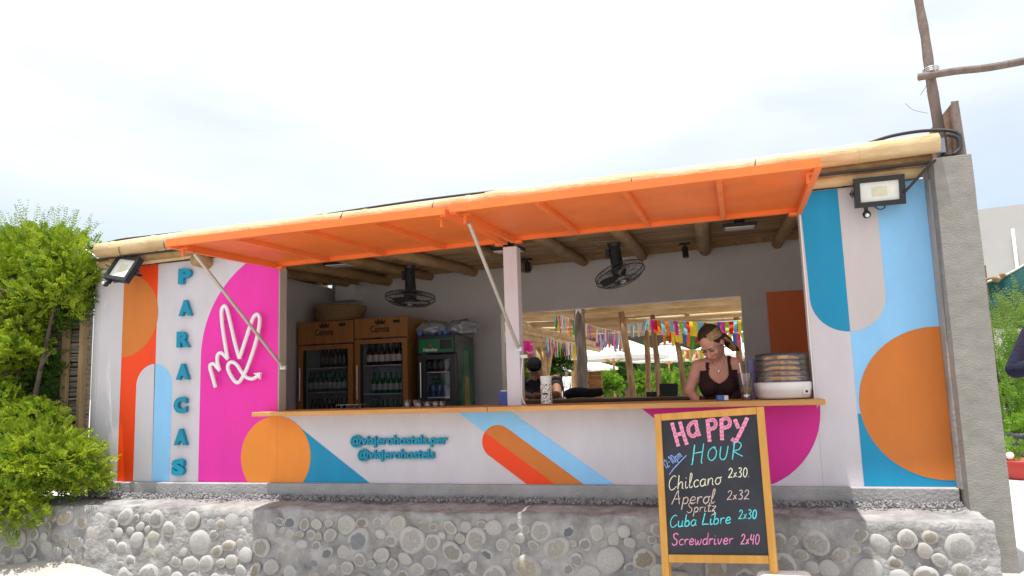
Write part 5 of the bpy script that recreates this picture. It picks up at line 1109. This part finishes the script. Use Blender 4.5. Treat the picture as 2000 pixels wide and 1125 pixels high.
def head(mb, C, M, k=1.0):
    H = lambda x, y, z: Vector(C)+M@Vector((x*k,y*k,z*k))
    mb.ell(H(0,.012,.03), (.073*k,.092*k,.085*k), M); mb.ell(H(0,-.026,-.040), (.056*k,.060*k,.070*k), M); mb.ell(H(0,-.054,-.094), (.027*k,.022*k,.02*k), M)
    mb.cap2(H(0,-.086,.004), H(0,-.105,-.026), .008*k, .0125*k, 10)
    for s in (-1,1):
        mb.ell(H(s*.03,-.072,.022), (.028*k,.014*k,.011*k), M); mb.ell(H(s*.036,-.058,-.026), (.024*k,.022*k,.024*k), M); mb.ell(H(s*.075,.012,-.008), (.010*k,.020*k,.031*k), M); mb.ell(H(s*.012,-.098,-.030), .008*k, None, 8, 6)
    mb.ell(H(0,-.082,-.060), (.024*k,.011*k,.011*k), M)
    return H
def face(t, C, M, k, lipc, browc):
    H = lambda x, y, z: Vector(C)+M@Vector((x*k,y*k,z*k))
    for s in (-1,1):
        MB().ell(H(s*.031,-.0765,.003), (.0145*k,.008*k,.0065*k), M, 12, 8).build('eye', mat('eye_white', (.55,.50,.48), .3), t); MB().ell(H(s*.031,-.0815,.0055), (.0165*k,.005*k,.0035*k), M, 12, 6).build('eyelid', mat('lash_dark', (.03,.02,.018), .6), t)
        MB().cap2(H(s*.014,-.0865,.024), H(s*.046,-.0765,.028), .0036*k, .0022*k, 8).build('eyebrow', mat('brow_'+browc, (.05,.032,.022), .8), t)
    MB().ell(H(0,-.0905,-.060), (.019*k,.0050*k,.0048*k), M, 14, 8).build('lips', mat('lip_'+lipc, (.50,.17,.15), .5), t)
def hand(mb, W, d, side, k=1.0):
    """palm and five bent fingers at wrist W pointing along d"""
    d = Vector(d).normalized(); x, y, _ = basis(d); W = Vector(W); mb.cap2(W, W+d*.075*k, .026*k, .034*k, 10)
    for i, (o, L) in enumerate(((-.027,.060),(-.009,.072),(.009,.068),(.025,.054))):
        b = W+d*.088*k+x*o*k; m1 = b+d*L*.5*k-y*.012*k; mb.cap2(b, m1, .0095*k, .0088*k, 8); mb.cap2(m1, m1+(d*.6-y*.7).normalized()*L*.5*k, .0088*k, .0075*k, 8)
    b = W+d*.03*k+x*side*.032*k; e = b+(d*.7+x*side*.7)*.04*k; mb.cap2(b, e, .012*k, .010*k, 8); mb.cap2(e, e+d*.03*k, .010*k, .008*k, 8)
SKIN = mat('fair_skin', (.68,.36,.27), .5, .10, 10, .05, 90, spec=.35); SKIND = mat('tan_skin', (.26,.125,.075), .5, .10, 10, spec=.35)

def barmaid():
    t = thing('person', 'woman in a brown tank top looking down behind the counter', 'person', (-.11,.55,.47))
    X0 = -0.071; SL = Vector((-0.219, 0.560, 1.696)); SR = Vector((0.061, 0.540, 1.701)); mb = MB()
    Z = SL.z
    mb.ell((X0,.56,Z-.13), (.148,.088,.15)); mb.ell((X0,.555,Z-.03), (.15,.066,.065)); mb.ell((X0,.56,Z-.31), (.118,.082,.15)); mb.ell((X0,.57,Z-.52), (.160,.11,.15))
    for s in (-1,1): mb.ell((X0+s*.066,.495,Z-.155), (.062,.055,.062)); mb.cap2((X0+s*.085,.57,Z-.58), (X0+s*.09,.58,.86), .088, .062); mb.cap2((X0+s*.09,.58,.86), (X0+s*.09,.60,.53), .058, .040); mb.ell((X0+s*.09,.555,.50), (.042,.105,.030))
    HC = Vector((-0.107, 0.460, 1.852)); M = rot3(0,0,-24)@rot3(44,0,0)@rot3(0,-6,0)
    mb.cap2((X0-.002,.575,Z+.0), HC+M@Vector((.004,.035,-.07)), .055, .050)
    mb.cap2((X0-.02,.57,Z+.035), SL+Vector((.01,0,.0)), .042, .05); mb.cap2((X0+.02,.57,Z+.035), SR+Vector((-.01,0,.0)), .042, .05)
    EL = Vector((-0.293, 0.540, 1.512)); ER = Vector((0.088, 0.540, 1.509)); WL = Vector((EL.x+.09,.40,EL.z-.10)); WR = Vector((ER.x-.09,.40,ER.z-.10))
    mb.cap2(SL, EL, .049, .040); mb.cap2(SR, ER, .049, .040); mb.cap2(EL, WL, .040, .026); mb.cap2(ER, WR, .040, .026)
    hand(mb, WL, (.75,-.35,-.25), 1); hand(mb, WR, (-.75,-.35,-.25), -1)
    head(mb, HC, M, 1.06); me = fused(mb, .0065, 5)
    def neck(p):
        dx = p.x-X0; z = p.z-Z; front = p.y < .56
        if z < -.335 and z > -.60: return False
        if z <= -.60: return True
        if abs(dx) > .148-.25*max(0,z+.09) or (p-HC).length < .15: return False
        if z > -.03:                                                            # straps only
            return .062 < abs(dx) < .094 and z < .085
        if front: return (dx/.066)**2+((z+.0)/.128)**4 > 1 if z > -.13 else True
        return z < -.05 or .05 < abs(dx) < .10
    g = cloth(me, lambda p: neck(p) and p.z > Z-.35, .006); jeans = cloth(me, lambda p: p.z < Z-.45 and abs(p.x-X0) < .2 and p.y > .45 and p.z > .53, .008)
    put('body', me, SKIN, t); put('tank_top', g, mat('brown_knit', (.036,.016,.016), .85, .15, 30, .2, 200), t); put('trousers', jeans, mat('denim_dark', (.05,.06,.09), .9, .2, 30), t)
    face(t, HC, M, 1.06, 'rose', 'brown')
    H = lambda x, y, z: HC+M@Vector((x,y,z))*1.06; hm = MB()
    hm.ell(H(0,.030,.044), (.091,.099,.091), M, 24, 16); hm.ell(H(0,.055,-.005), (.074,.07,.075), M); hm.ell(H(0,.045,.112), (.036,.040,.024), M)
    DARKH = mat('brown_hair', (.028,.014,.010), .5, 0, 9, .5, 70, stretch=(6,6,1), col2=(.075,.042,.026)); BLOND = mat('blonde_streak', (.38,.25,.12), .5, 0, 9, .4, 70, stretch=(6,6,1), col2=(.58,.42,.23))
    rr = random.Random(5)
    for k in range(9):
        x = .030+.006*k; hm.tube(spline([H(x,.06,.02),H(x+.012,.080,-.05),H(x+.016+rr.uniform(-.01,.01),.085,-.11),H(x+.03+rr.uniform(-.02,.02),.095,-.17)],5), [.018,.018,.018,.018,.018,.017,.017,.017,.016,.016,.015,.014,.013,.011,.008,.004], 7)
    hme = fused(hm, .006, 3); put('hair', hme, DARKH, t)
    sm = MB()
    def lock(az0, az1, e0, e1, r):
        pts = []
        for i in range(12):
            q = i/11; az = rad(az0+(az1-az0)*q); el = rad(e0+(e1-e0)*q+6*math.sin(q*3.1)); pts.append(H(.086*math.cos(el)*math.sin(az), .030-.0935*math.cos(el)*math.cos(az), .044+.0862*math.sin(el)))
        sm.tube(pts, [r*(.6+.6*math.sin(.3+2.6*i/11)) for i in range(12)], 6)
    for k in range(16): lock(6+k*1.2+rr.uniform(-3,3), 112+rr.uniform(-14,14), 15+k*2+rr.uniform(-2,2), -8+k*2.4+rr.uniform(-5,5), .0026)
    for k in range(2): lock(-8-k*4, -95-k*4, 14+k*6, -14+k*6, .004)
    for k in range(4):
        x = .066+.007*k; sm.tube(spline([H(x,.05,.0),H(x+.010,.072,-.06),H(x+.004*k,.075,-.12),H(x-.005,.085,-.165)],5), [.007]*8+[.008]*5+[.006,.004,.002], 6)
    sm.build('hair_streak', BLOND, t, fix=False)
    m = MB(); m.tube(spline([(X0-.05,.53,Z+.055),(X0-.035,.488,Z+.01),(X0,.474,Z-.035),(X0+.035,.488,Z+.01),(X0+.05,.53,Z+.055)],6), .0018, 5); m.ell((X0+.002,.470,Z-.045), (.008,.004,.010)); m.build('necklace', mat('silver_chain', (.8,.78,.74), .25, .05, metal=.8), t)
    MB().ell(H(.080,.004,-.045), .007, None, 8, 6).build('earring', MATS['silver_chain'], t)
barmaid()

def leaning_man():
    t = thing('person', 'dark haired man in a black shirt bent over the rear bar', 'person', (-2.0,3.35,.45)); mb = MB()
    C = Vector((-2.152, 3.160, 1.766)); M = rot3(0,0,12)@rot3(46,0,0); SL = Vector((-2.349, 3.300, 1.637)); SR = Vector((-1.934, 3.300, 1.647)); X0 = (SL.x+SR.x)/2; Z = SL.z
    mb.ell((X0,3.34,Z-.05), (.19,.11,.12)); mb.ell((X0,3.40,Z-.25), (.165,.115,.2)); mb.ell((X0,3.45,Z-.45), (.16,.12,.14))
    for s in (-1,1): mb.cap2((X0+s*.09,3.45,Z-.5), (X0+s*.10,3.35,.90), .09, .065); mb.cap2((X0+s*.1,3.35,.90), (X0+s*.1,3.45,.53), .06, .045); mb.ell((X0+s*.1,3.38,.49), (.045,.12,.035))
    mb.cap2((X0,3.34,Z+.02), C+M@Vector((0,.04,-.06)), .062, .058)
    EL = Vector((SL.x-.07,3.06,1.475)); ER = Vector((SR.x+.075,3.02,1.478)); WL = Vector((X0-.10,2.93,1.475)); WR = Vector((X0-.02,2.94,1.56))
    mb.cap2(SL, EL, .062, .048); mb.cap2(SR, ER, .062, .048); mb.cap2(EL, WL, .047, .030); mb.cap2(ER, Vector((ER.x-.1,2.94,1.475)), .046, .032); mb.cap2(Vector((ER.x-.1,2.94,1.475)), Vector((X0+.12,2.93,1.475)), .032, .028)
    hand(mb, WL, (1,-.05,.02), 1); hand(mb, (X0+.12,2.93,1.475), (-1,0,.02), -1); head(mb, C, M, 1.05); me = fused(mb, .009, 5)
    sh = cloth(me, lambda p: Z-.55 < p.z < Z+.035 and p.y > 3.13 and not (p-C).length < .12, .012); tr = cloth(me, lambda p: p.z < Z-.5 and p.z > .53, .01)
    put('body', me, SKIND, t); put('shirt', sh, mat('black_shirt', (.014,.014,.022), .9, .3, 20, .3, 60), t); put('trousers', tr, mat('grey_trousers', (.06,.06,.07), .9), t); face(t, C, M, 1.05, 'brown', 'black')
    hm = MB(); H = lambda x, y, z: C+M@Vector((x,y,z)); hm.ell(H(0,.022,.058), (.088,.104,.082), M, 20, 14); hm.ell(H(0,.05,.0), (.078,.075,.075), M); hm.ell(H(0,-.05,.075), (.06,.04,.035), M)
    put('hair', fused(hm, .009, 2), mat('black_hair', (.006,.006,.008), .85, .3, 20, .4, 120, spec=.1), t)
leaning_man()

def stander(label, base, hgt, faceang, top, bottom, skin, hairm, arms='down'):
    k = hgt/1.7; B = Vector(base); t = thing('person', label, 'person', base); Mz = rot3(0,0,faceang); mb = MB(); P = lambda x, y, z: B+Mz@Vector((x*k,y*k,z*k))
    E = lambda c, r: mb.ell(P(*c), tuple(q*k for q in r), Mz); Cp = lambda a, b, r0, r1: mb.cap2(P(*a), P(*b), r0*k, r1*k)
    E((0,0,1.28), (.165,.10,.17)); E((0,.0,1.10), (.135,.095,.16)); E((0,0,.93), (.16,.11,.13)); E((0,0,1.40), (.15,.07,.06))
    for s in (-1,1): Cp((s*.085,0,.88), (s*.09,-.01,.48), .085, .058); Cp((s*.09,-.01,.48), (s*.09,.02,.07), .055, .038); E((s*.09,-.045,.035), (.042,.115,.033))
    Cp((0,.005,1.42), (0,-.005,1.52), .055, .052); head(mb, P(0,-.005,1.585), Mz, k)
    pts = {'down': [((-.185,0,1.39),(-.22,.02,1.10),(-.20,-.10,.88)),((.185,0,1.39),(.22,.02,1.10),(.20,-.10,.88))], 'raised': [((-.185,0,1.39),(-.335,-.03,1.13),(-.12,-.21,1.15)),((.185,0,1.39),(.30,-.04,1.12),(.10,-.22,1.10))]}[arms]
    for s, (a, b, c) in zip((-1,1), pts): Cp(a, b, .052, .042); Cp(b, c, .042, .028); hand(mb, P(*c), P(*c)-P(*b), -s, k)
    me = fused(mb, .010, 4); L0 = [B+Mz@Vector((q[0]*k,q[1]*k,q[2]*k)) for pr in pts for q in pr]
    loc = lambda p: (Mz.transposed()@(p-B))/k
    fh = [Vector(pr[2]) for pr in pts]
    g = cloth(me, lambda p: .86 < loc(p).z and (loc(p).z < 1.455 or abs(loc(p).x) > .13) and all((loc(p)-q).length > .05 and (loc(p)-q-(q-Vector(pr[1])).normalized()*.1).length > .12 for q, pr in zip(fh, pts)), .028 if arms == 'raised' else .012)
    tr = cloth(me, lambda p: .07 < loc(p).z < .93 and abs(loc(p).x) < .19, .012)
    put('body', me, skin, t); put('jacket' if arms == 'raised' else 'shirt', g, top, t); put('trousers', tr, bottom, t); face(t, P(0,-.005,1.585), Mz, k, 'plain', 'dark')
    hm = MB(); hm.ell(P(0,.02,1.635), (.085*k,.10*k,.078*k), Mz); hm.ell(P(0,.05,1.59), (.076*k,.075*k,.085*k), Mz); put('hair', fused(hm, .01, 2), hairm, t); return t
NAVY = mat('navy_fleece', (.011,.010,.034), .9, .2, 12, .5, 30)
bp_ = (-5.587, 21.000, 1.716)
stander('distant person in a white shirt standing beyond the rear bar', (bp_[0],21,.45), 1.62, 10, mat('white_shirt', (.75,.74,.74), .8, .05, 8), mat('pale_trousers', (.62,.60,.58), .8), SKIND, MATS['brown_hair'])
ep = (2.134, 1.500, 1.676)
stander('person in a navy jacket with bent arm cut off by the right edge', (ep[0]+.345,1.5,.455), 1.72, 0, NAVY, MATS['denim_dark'], SKIND, MATS['black_hair'], 'raised')

pass
